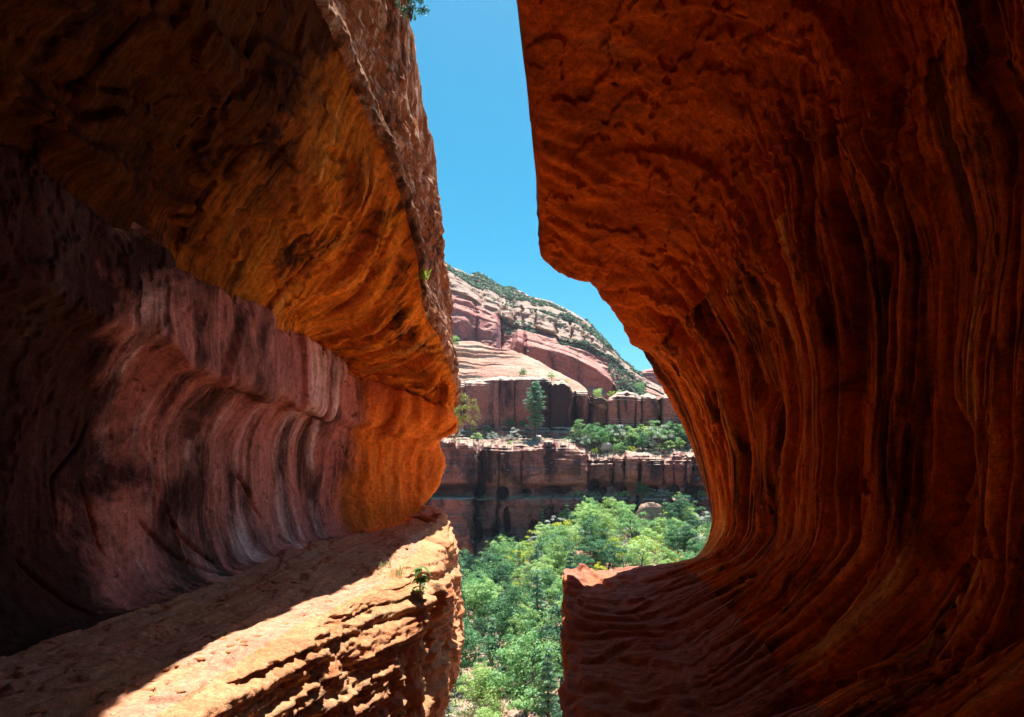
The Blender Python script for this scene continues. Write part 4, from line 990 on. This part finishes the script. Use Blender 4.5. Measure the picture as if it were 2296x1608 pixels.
KINDW = {"juniper": "dense dark juniper", "oak": "broad light green oak", "airy": "open crowned oak", "pinyon": "pointed pine", "dead": "grey leafless bush", "bright": "yellow green shrub", "silver": "silvery shrub", "shrub": "low green shrub"}
used_labels = {}
def zone(px, py, slope):
    if slope:
        v = ("just under the cliff", "high on the slope", "halfway upslope", "low on the slope", "at the slope's foot")[int(np.clip((py-1165)/28, 0, 4))]
        h = ("left of the brown boulder", "above the brown boulder", "left of the forked tree", "right of the forked tree", "below the lichen boulder", "right of the lichen boulder", "beside the fluted wall")[int(np.clip((px-1200)/58, 0, 6))]
    else:
        v = ("in the wood's far row", "in the wood's upper part", "in the wood's middle", "in the wood's lower part", "at the wood's bottom")[int(np.clip((py-1290)/80, 0, 4))]
        h = ("beside the sunlit left ledge", "left of centre", "near the centre", "right of centre", "beside the shaded right ledge")[int(np.clip((px-1000)/56, 0, 4))]
    return v+", "+h
def spot_label(kind, px, Y, z, slope, sz):
    py = CY-F*z/Y
    return ("small " if sz < 0.7 else "large " if sz > 1.0 else "")+KINDW[kind]+" "+zone(px, py, slope)
cnt = 0
tries = 0
while tries < 14000 and cnt < 165:
    tries += 1
    y = math.sqrt(rng.uniform(29**2, 96**2)); px = rng.uniform(960, 1290)
    if y > 84 and px > 1200: continue
    x = (px-CX)/F*y
    if not try_place(x, y, rng.uniform(2.0, 3.0)): continue
    key = rnd(["juniper0", "juniper1", "juniper2", "juniper3", "juniper0", "oak0", "oak1", "oak2", "airy0", "airy1", "pinyon0", "pinyon1", "pinyon0", "pinyon1", "bright0", "silver0", "dead0"])
    if y < 66 and key[:3] in ("sil", "bri"): key = rnd(["juniper1", "juniper3", "oak0", "oak1", "oak2", "airy0"])
    kind = key.rstrip("0123456789")
    s = (0.5+0.75*rng.rand()**1.8)*(0.72 if kind == "pinyon" else 1.0)
    z0 = float(gz(x, y))-0.1
    plant(key, (x, y, z0), s, spot_label(kind, px, y, z0+2.5*s, False, s), "trees in the valley wood", None, rng.uniform(0.9, 1.15)); cnt += 1
cnt = 0; tries = 0
while tries < 12000 and cnt < 175:
    tries += 1
    y = rng.uniform(78, 113.5); px = rng.uniform(1100, 1615)
    x = (px-CX)/F*y
    lo = np.interp(px, [1085, 1150, 1210, 1250, 1640], [112, 108, 98, 88, 80])
    if y < lo-12: continue
    key = rnd(["juniper0", "juniper2", "juniper3", "oak0", "oak1", "oak2", "airy0", "airy1", "pinyon0", "bright0", "oak1", "silver0", "silver1", "shrub0", "shrub1", "bright1", "juniper1"])
    kind = key.rstrip("0123456789")
    small = kind in ("bright", "silver", "shrub")
    if not try_place(x, y, rng.uniform(1.6, 2.3) if small else rng.uniform(2.3, 3.2)): continue
    s = (0.55+0.75*rng.rand()**1.5)*(0.62 if kind == "pinyon" else 1.0)*(1.35 if small else 1.0)
    z0 = float(gz(x, y))-0.1
    plant(key, (x, y, z0), s, spot_label(kind, px, y, z0+(1.0 if small else 2.2)*s, True, s/(1.35 if small else 1.0)), "plants on the slope below the cliff", None, rng.uniform(0.9, 1.1)); cnt += 1

# --- plants on the benches of the cliff
def sheet_pt(P_, ri_, us_, px, row):
    i = int(np.argmin(np.abs(us_-px))); j = int(np.argmin(np.abs(ri_-row))); return P_[i, j]
def lone_prof(s): return np.interp(s, [0.2, 0.36, 0.42, 0.5, 0.62, 0.75, 0.88, 1.0], [0.55, 0.75, 0.25, 0.75, 1.0, 0.85, 0.6, 0.12])
proto("lonepine0", *conifer(123, 11.0, 0.20, 22, 64, 0.20, 0.22, 0.0, 0.0, lone_prof), M_pin)
NAMES["lonepine"] = ("pine_tree", "tree")
b = sheet_pt(low_P, low_ri, low_us, 1200, 13.0)
plant("lonepine0", b-np.array([0, 0, .2]), 128/F*b[1]/11.0, "tall lone pine standing on the bench before the upper cliff", None, 0.6)
def bench(key, px, row, hpx, base_h, label, group=None, src=(low_P, low_ri, low_us), sz=None):
    p = sheet_pt(*src, px, row); return plant(key, p-np.array([0, 0, .12]), hpx/F*p[1]/base_h, label, group, None, sz)
bench("airy0", 1345, 12.9, 62, 5.0, "slender dark stemmed tree left of the pale boulder on the bench")
bench("juniper1", 1300, 13.3, 46, 5.0, "grey green tree at the dark corner right of the upper cliff")
bench("oak0", 1330, 14.6, 46, 5.0, "wide green tree under the dark alcove of the upper cliff")
bench("airy1", 1476, 13.4, 66, 5.0, "biggest tree on the right bench with a dark leaning trunk")
bench("pinyon0", 1508, 13.4, 50, 7.0, "pointed light green tree right of the biggest bench tree")
bench("pinyon1", 1540, 13.2, 54, 7.0, "slim pine next to the shaded cave wall on the right bench")
bench("oak2", 1372, 13.8, 40, 5.0, "green tree just right of the pale boulder on the bench")
bench("pinyon0", 1410, 13.0, 36, 7.0, "small pointed tree in the middle of the right bench")
bench("juniper0", 1440, 12.7, 44, 5.0, "leaning juniper at the edge of the right bench")
bench("oak1", 1388, 12.6, 28, 5.0, "small bright tree at the edge of the bench, right of the boulder")
bench("bright0", 1334, 12.5, 16, 2.2, "small round green bush at the cliff edge left of the bench trees")
bench("bright1", 1416, 12.5, 13, 2.2, "rounded bright green bush at the edge of the right bench")
bench("airy1", 1140, 15.6, 34, 5.0, "bright leaning tree at the foot of the upper cliff left of the lone pine")
bench("airy0", 1172, 15.6, 24, 5.0, "small leafy tree behind the lone pine, just left of its trunk")
bench("silver0", 1160, 13.6, 26, 2.0, "silvery spreading bush left of the lone pine's foot")
bench("silver1", 1105, 13.2, 20, 2.0, "grey green bush on the bench at the middle of the lower cliff top")
bench("dead0", 1133, 12.8, 18, 2.4, "grey twiggy bush at the lower cliff edge")
bench("shrub0", 1073, 13.4, 18, 1.8, "green shrub on the bench above the left cliff tower")
bench("bright0", 1060, 15.3, 12, 2.2, "small bright bush on the dark step at the left of the bench")
bench("shrub1", 1093, 15.3, 14, 1.8, "bright shrub on the dark step above the bench")
bench("silver0", 1027, 13.4, 22, 2.0, "grey green bush on the bench next to the left cave wall")
bench("bright1", 1143, 12.4, 8, 2.2, "tiny bright tuft hanging on the lower cliff edge")
for k, (px, row, h) in enumerate([(1290, 13.0, 20), (1312, 12.8, 22), (1324, 13.8, 30), (1352, 13.9, 28), (1362, 14.8, 34), (1398, 13.9, 22), (1426, 13.8, 24), (1455, 13.4, 26), (1463, 14.4, 22), (1490, 12.8, 24), (1494, 14.2, 34), (1522, 13.0, 30), (1530, 14.2, 30), (1556, 13.2, 36), (1575, 13.6, 30), (1310, 14.4, 24), (1340, 14.8, 22), (1384, 14.6, 34), (1404, 14.8, 30), (1418, 14.4, 36), (1434, 14.8, 40), (1450, 14.6, 34), (1470, 13.8, 44), (1500, 13.6, 40), (1516, 14.6, 40), (1548, 14.4, 44), (1566, 14.6, 40), (1302, 12.7, 26), (1328, 13.2, 34), (1360, 13.6, 30), (1395, 13.2, 26)]):
    bench(("shrub0", "oak2", "silver1", "juniper3", "shrub1")[k % 5], px, row, h, (1.8, 5.0, 2.0, 5.0, 1.8)[k % 5], ("low green shrub", "small bright oak", "silvery bush", "small juniper", "spreading green shrub")[k % 5]+(" at the cliff edge" if row < 13.1 else " in mid bench" if row < 14.3 else " under the upper cliff")+(", left of the pale boulder" if px < 1345 else ", beside the pale boulder" if px < 1380 else ", left of the bench's middle" if px < 1412 else ", right of the bench's middle" if px < 1450 else ", beside the biggest bench tree" if px < 1505 else ", next to the cave wall"), "fill plants on the bench")
for k, (px, h) in enumerate([(1085, 10), (1122, 12), (1178, 10), (1290, 14), (1318, 10), (1330, 12), (1352, 8), (1385, 12), (1400, 16), (1407, 14), (1500, 16), (1520, 14), (1535, 12), (1570, 16)]):
    bench(("shrub0", "shrub1")[k % 2], px, 5.7, h, 1.8, "dark shrub in the shaded groove across the lower cliff", "shrubs in the cliff groove")
bench("oak0", 1440, 5.3, 42, 5.0, "bright leafy tree on the ledge above the lichen covered boulder")
bench("silver0", 1468, 5.3, 22, 2.0, "grey white bush right of the bright tree above the lichen boulder")
bench("silver1", 1488, 5.3, 22, 2.0, "second grey white bush on the ledge above the lichen boulder")
usrc = (up_P, up_ri, up_us)
bench("oak2", 1172, 6.9, 22, 5.0, "dark bush on the cliff edge at the middle of the dome's foot", None, usrc)
bench("airy1", 1238, 6.9, 26, 5.0, "small tree at the right end of the dome's foot", None, usrc)
bench("shrub0", 1140, 6.9, 6, 1.8, "low bush left of the dark bush on the upper cliff edge", None, usrc)
bench("bright0", 1053, 6.9, 5, 2.2, "small bright tuft at the left of the upper cliff edge", None, usrc)
bench("shrub1", 1072, 6.9, 5, 1.8, "second small tuft from the left on the upper cliff edge", None, usrc)
bench("oak1", 1340, 6.8, 24, 5.0, "flat topped green tree on the recessed cliff right of the dome", None, usrc)
bench("bright1", 1372, 6.8, 14, 2.2, "bright bush at the left shoulder of the round cliff tower", None, usrc)
bench("airy0", 1432, 6.6, 34, 5.0, "small dark stemmed tree on top of the round cliff tower", None, usrc)
bench("shrub0", 1388, 6.5, 8, 1.8, "small tuft in a joint of the round cliff tower", None, usrc)
bench("bright0", 1270, 6.7, 9, 2.2, "small bright bush near the right end of the upper cliff edge", None, usrc)
p = at(1013, 772, 140); plant("oak0", p-np.array([0, 0, 1]), 0.75, "round green bush on top of the dome beside the left cave wall", None, 0)

# --- boulders
def boulder(name, loc, dims, rz, tilt, mat, label, seed, cube=0.55):
    rg = np.random.RandomState(seed)
    nu_, nv_ = 40, 24
    th = np.linspace(0, 2*np.pi, nu_); ph = np.linspace(-np.pi/2, np.pi/2, nv_)
    T, H = np.meshgrid(th, ph, indexing='ij')
    f = lambda v: np.sign(v)*np.abs(v)**cube
    X = np.stack([f(np.cos(T))*f(np.cos(H)), f(np.sin(T))*f(np.cos(H)), f(np.sin(H))], -1)
    d = 1+0.34*fbm(X[..., 0]*1.1+seed, X[..., 1]*1.1, X[..., 2]*1.1, 4)
    X = X*d[..., None]*np.array(dims)*0.5
    X[..., :2] *= (1.0-0.30*X[..., 2:3]/dims[2])
    X = X+0.05*min(dims)*np.round(3*perlin(X[..., 0]*0.5, X[..., 1]*0.5, X[..., 2]*0.5+seed))[..., None]*np.array([1, 1, 0.3])
    X[..., 2] += 0.04*dims[2]*np.sign(perlin(X[..., 2]*6/dims[2], 0.1*X[..., 0], seed))*0
    o = grid_obj(name, X, np.stack([X[..., 0], X[..., 2]], -1), mat); o.location = tuple(float(v) for v in loc); o.rotation_euler = (tilt, 0.0, rz)
    tag(o, label, "boulder"); return o
M_lich = rock_mat("lichen_rock", (0.33, 0.15, 0.10), (0.24, 0.10, 0.07), lic=(0.20, 0.27, 0.21), mottle=0.5, bump=0.6, fine=3, dist=.1)
M_bld = rock_mat("boulder_rock", (0.42, 0.22, 0.14), (0.30, 0.14, 0.09), layer=(0.34, 0.19, 0.12), layer_scale=1.6, mottle=0.5, top=(0.30, 0.17, 0.11), bump=0.6, fine=3, dist=.1)
M_pbl = rock_mat("pale_boulder_rock", (0.55, 0.47, 0.41), (0.38, 0.30, 0.25), mottle=0.9, bump=0.6, fine=3, dist=.1)
p = at(1461, 1164, 105.5); boulder("boulder", p, (4.7, 2.6, 5.7), 0.25, -0.12, M_lich, "tall blocky boulder covered in grey green lichen under the cliff", 3, 0.38)
p = at(1318, 1250, 84); boulder("boulder", p, (4.6, 2.6, 2.0), 0.35, 0.25, M_bld, "long brown tilted boulder among the shrubs of the slope", 5, 0.5)
p = sheet_pt(low_P, low_ri, low_us, 1359, 13.2); boulder("boulder", p+np.array([0, 0, .5]), (2.8, 1.8, 1.7), 0.3, 0.2, M_pbl, "pale grey pointed boulder among the bench trees", 8, 0.6)
p = sheet_pt(low_P, low_ri, low_us, 1206, 13.4); boulder("boulder", p+np.array([0, 0, .15]), (1.5, 1.1, .8), 0.3, 0.1, M_pbl, "small pale boulder at the foot of the lone pine", 9, 0.6)
p = sheet_pt(low_P, low_ri, low_us, 1042, 13.0); boulder("boulder", p+np.array([0, 0, .15]), (1.0, .9, .8), 0.3, 0.1, M_pbl, "small grey boulder on the bench above the left cliff tower", 12, 0.6)

# --- countless scrub: far slope of the mesa, gully, ground cover
def scatter(name, pts, rad, per, size, mat, label, seed, flat=0.7):
    rg = np.random.RandomState(seed)
    V, Q = clumps(np.asarray(pts), np.asarray(rad), per, size, rg, flat)
    o = mesh_obj(name, mesh_from(name, V, Q, False, None, mat)); tag(o, label, None, None, "stuff"); return o
def pick(P_, ri_, us_, u0, u1, r0, r1, m, seed):
    rg = np.random.RandomState(seed)
    i = np.where((us_ > u0) & (us_ < u1))[0]; j = np.where((ri_ > r0) & (ri_ < r1))[0]
    return P_[i[rg.randint(len(i), size=m)], j[rg.randint(len(j), size=m)]]
M_fs = leaf_mat("far_scrub", (0.05, 0.11, 0.06), (0.11, 0.19, 0.09), 0.3, (0.18, 0.26, 0.11))
A = pick(mesa_P, mesa_ri, mesa_us, 1000, 1440, 7.0, 8.0, 2700, 1)
nz = fbm(A[:, 0]*0.04, A[:, 1]*0.04, A[:, 2]*0.06, 3); A = A[nz > -0.06]
B = np.concatenate([pick(mesa_P, mesa_ri, mesa_us, 1128, 1200, 2.6, 4.6, 110, 2), pick(mesa_P, mesa_ri, mesa_us, 1255, 1400, 3.3, 4.4, 220, 3), pick(mesa_P, mesa_ri, mesa_us, 1060, 1400, 5.6, 7.2, 70, 4), pick(mesa_P, mesa_ri, mesa_us, 1365, 1450, 0.6, 4.2, 240, 9)])
pts = np.concatenate([A, B]); rg = np.random.RandomState(5)
scatter("mesa_scrub", pts+np.array([0, -0.6, 0.3]), 0.5+1.1*rg.rand(len(pts))**2, 24, 0.7, M_fs, "dark green scrub dotting the far mesa slope and gullies", 6)
A = []
for k in range(1500):
    px = rng.uniform(930, 1640); y = rng.uniform(28, 113); x = (px-CX)/F*y; A.append((x, y, float(0)))
A = np.array(A); A[:, 2] = gz(A[:, 0], A[:, 1])+0.1
scatter("ground_scrub", A, 0.35+0.5*rg.rand(len(A)), 16, 0.17, M_sil, "low grey green scrub between the trees", 7)
A = np.concatenate([pick(low_P, low_ri, low_us, 1010, 1600, 12.3, 15.0, 340, 8), pick(up_P, up_ri, up_us, 1330, 1560, 6.6, 7.2, 24, 12), pick(ridge_P, ridge_ri, ridge_us, 1190, 1370, 5.2, 6.2, 40, 13)])
scatter("bench_scrub", A, 0.25+0.4*rg.rand(len(A)), 18, 0.17, M_oak, "low scrub on the cliff benches", 10)

# --- small plants on the near rock
def blade_leaf(base, tip, wid, droop, k=6):
    base = np.asarray(base, float); tip = np.asarray(tip, float); d = tip-base; ln = np.linalg.norm(d)
    side = np.cross(d, [0, 0, 1.0]); side /= np.linalg.norm(side)+1e-9
    V = []
    for i in range(k+1):
        t = i/k; c = base+d*t+np.array([0, 0, droop*ln*t*(1-t)]); w_ = wid*math.sin(math.pi*min(1, t*0.92+0.06))**0.8
        up = np.array([0, 0, 0.25*w_])
        V += [c-side*w_*.5+up, c, c+side*w_*.5+up]
    Q = []
    for i in range(k):
        a = 3*i; Q += [[a, a+1, a+4, a+3], [a+1, a+2, a+5, a+4]]
    return np.array(V), np.array(Q)
M_seed = leaf_mat("seedling_leaf", (0.07, 0.16, 0.03), (0.14, 0.24, 0.05), 0.4)
def near_pt(px, py, lo=13.4, hi=17.5):
    """the point of the left ledge surface that this line of sight meets"""
    i0 = int(np.searchsorted(left_fi, lo)); i1 = int(np.searchsorted(left_fi, hi))
    Q_ = left_P[30:-30, i0:i1]
    e = np.hypot(CX+F*Q_[..., 0]/Q_[..., 1]-px, CY-F*Q_[..., 2]/Q_[..., 1]-py)+Q_[..., 1]*0.5
    return Q_[np.unravel_index(np.argmin(e), e.shape)].copy()
b0 = near_pt(945, 1338)
r = empty("seedling", tuple(b0)); r.scale = (1.5, 1.5, 1.5); tag(r, "leafy green seedling hanging at the sunlit edge of the left ledge", "plant")
st_path = np.array([[0, 0, -.03], [-.01, -.02, .08], [.0, -.03, .17], [.01, -.03, .27]])
V, Q = tube(st_path, [.010, .008, .006, .003], 5); mesh_obj("stem", mesh_from("stem", V, Q, True, None, M_grey), r)
rg = np.random.RandomState(4)
for k in range(19):
    t = rg.uniform(0.25, 1.0); bs_ = np.array([np.interp(t, [0, .33, .66, 1], st_path[:, j]) for j in range(3)])
    az = k*2.4; ln = rg.uniform(.09, .15)
    tip = bs_+np.array([math.cos(az)*ln*.62, math.sin(az)*ln*.62, -ln*rg.uniform(.35, .85)+0.03])
    V, Q = blade_leaf(bs_, tip, ln*.42, .35); mesh_obj("leaf", mesh_from("leaf", V, Q, True, None, M_seed), r)
def tuft(px, py, h, m, mat, label, name="grass_tuft", seed=1, lo=13.4, hi=17.5, wid=.006):
    b_ = near_pt(px, py, lo, hi); rg = np.random.RandomState(seed); parts = []
    for k in range(m):
        az = rg.uniform(0, 6.28); ln = h*rg.uniform(.5, 1); bb = rg.normal(size=3)*np.array([.05, .05, 0])
        parts.append(blade_leaf(bb, bb+np.array([math.cos(az)*ln*.5, math.sin(az)*ln*.5, ln*.85]), wid, .25, 4))
    if m <= 24:                                  # few enough to pick apart: each blade is a part
        o = empty(name, tuple(b_)); tag(o, label, "grass")
        for V, Q in parts: mesh_obj("blade", mesh_from("blade", V, Q, True, None, mat), o)
        return o
    V, Q = join(parts); o = mesh_obj(name, mesh_from(name, V, Q, True, None, mat)); o.location = tuple(b_); tag(o, label, "grass"); return o
M_gr = leaf_mat("dry_grass", (0.17, 0.22, 0.07), (0.30, 0.33, 0.12), 0.4)
tuft(895, 1292, .16, 60, M_gr, "tuft of thin dry grass left of the seedling on the ledge", seed=2)
tuft(865, 1272, .13, 22, M_gr, "small grass sprout at the shadow edge on the left ledge", seed=3, wid=.012)
tuft(945, 628, .24, 60, M_yel, "bright green tuft growing from the lip of the left overhang", seed=5, lo=3.2, hi=5.4, wid=.016)
# shrub clinging to the end of the left wall
tr, cr = dome_shrub(201, 1.0, 30, 60, 0.055, 0.62)
tm = mesh_from("ledge_bush_stems", tr[0], tr[1], True, None, M_grey); M_lb = leaf_mat("ledge_bush_leaf", (0.16, 0.20, 0.05), (0.28, 0.30, 0.09), 0.45)
cm = mesh_from("ledge_bush_foliage", cr[0], cr[1], False, None, M_lb)
r = empty("shrub", tuple(at(1026, 965, 15.6))); r.scale = (.62, .62, .85); r.rotation_euler = (0, 0.35, 0); tag(r, "yellow green shrub growing out behind the end of the left cave wall", "shrub"); mesh_obj("stems", tm, r); mesh_obj("foliage", cm, r)
p = at(921, 34, 9.6); r = empty("shrub", tuple(p)); r.scale = (.34, .34, .42); tag(r, "small dark shrub high on the left cliff edge against the sky", "shrub")
tr, cr = dome_shrub(77, 1.0, 22, 50, 0.09, 0.6)
mesh_obj("stems", mesh_from("cliff_shrub_stems", tr[0], tr[1], True, None, M_bark), r); mesh_obj("foliage", mesh_from("cliff_shrub_foliage", cr[0], cr[1], False, None, M_jun), r)

# --- loose flakes and grit on the left ledge, too many and too small to pick apart
rg = np.random.RandomState(31)
i0 = int(np.searchsorted(left_fi, 13.7)); i1 = int(np.searchsorted(left_fi, 14.9))
rows_ = np.where((left_Y > 3.2) & (left_Y < 13.5))[0]
ii = rows_[rg.randint(len(rows_), size=420)]; jj = rg.randint(i0, i1, size=420)
cp = left_P[ii, jj]
parts = []
for k in range(len(cp)):
    s_ = 0.006+0.03*rg.rand()**3
    v = np.array([[-1, -1, -.6], [1, -1, -.6], [1, 1, -.6], [-1, 1, -.6], [-.7, -.6, .5], [.6, -.7, .5], [.7, .5, .5], [-.5, .7, .5]])*(0.7+.6*rg.rand(8, 3))*s_*np.array([1.3, 1, .6])
    a_ = rg.uniform(0, 6.28); R_ = np.array([[math.cos(a_), -math.sin(a_), 0], [math.sin(a_), math.cos(a_), 0], [0, 0, 1]])
    parts.append((v@R_.T+cp[k], np.array([[0, 3, 2, 1], [4, 5, 6, 7], [0, 1, 5, 4], [1, 2, 6, 5], [2, 3, 7, 6], [3, 0, 4, 7]])))
V, Q = join(parts)
o = mesh_obj("gravel", mesh_from("gravel", V, Q, False, None, M_lface)); tag(o, "loose flakes and grit scattered over the left ledge", None, None, "stuff")

# --- air: even pale haze round the whole scene
me = bpy.data.meshes.new("haze")
x0, x1, y0, y1, z0, z1 = -3100, 3100, -3100, 3100, -60, 130
me.from_pydata([(x0, y0, z0), (x1, y0, z0), (x1, y1, z0), (x0, y1, z0), (x0, y0, z1), (x1, y0, z1), (x1, y1, z1), (x0, y1, z1)], [], [(0, 3, 2, 1), (4, 5, 6, 7), (0, 1, 5, 4), (1, 2, 6, 5), (2, 3, 7, 6), (3, 0, 4, 7)])
hz = mesh_obj("haze", me); tag(hz, "thin pale haze in the canyon air", None, None, "stuff")
m = bpy.data.materials.new("haze"); m.use_nodes = True; nt = m.node_tree; nt.nodes.clear()
ou = nd(nt, 'ShaderNodeOutputMaterial'); pv = nd(nt, 'ShaderNodeVolumePrincipled'); pv.inputs['Color'].default_value = (0.66, 0.80, 1.0, 1); pv.inputs['Density'].default_value = 0.00012
pv.inputs['Anisotropy'].default_value = 0.3
nt.links.new(pv.outputs[0], ou.inputs['Volume']); me.materials.append(m)
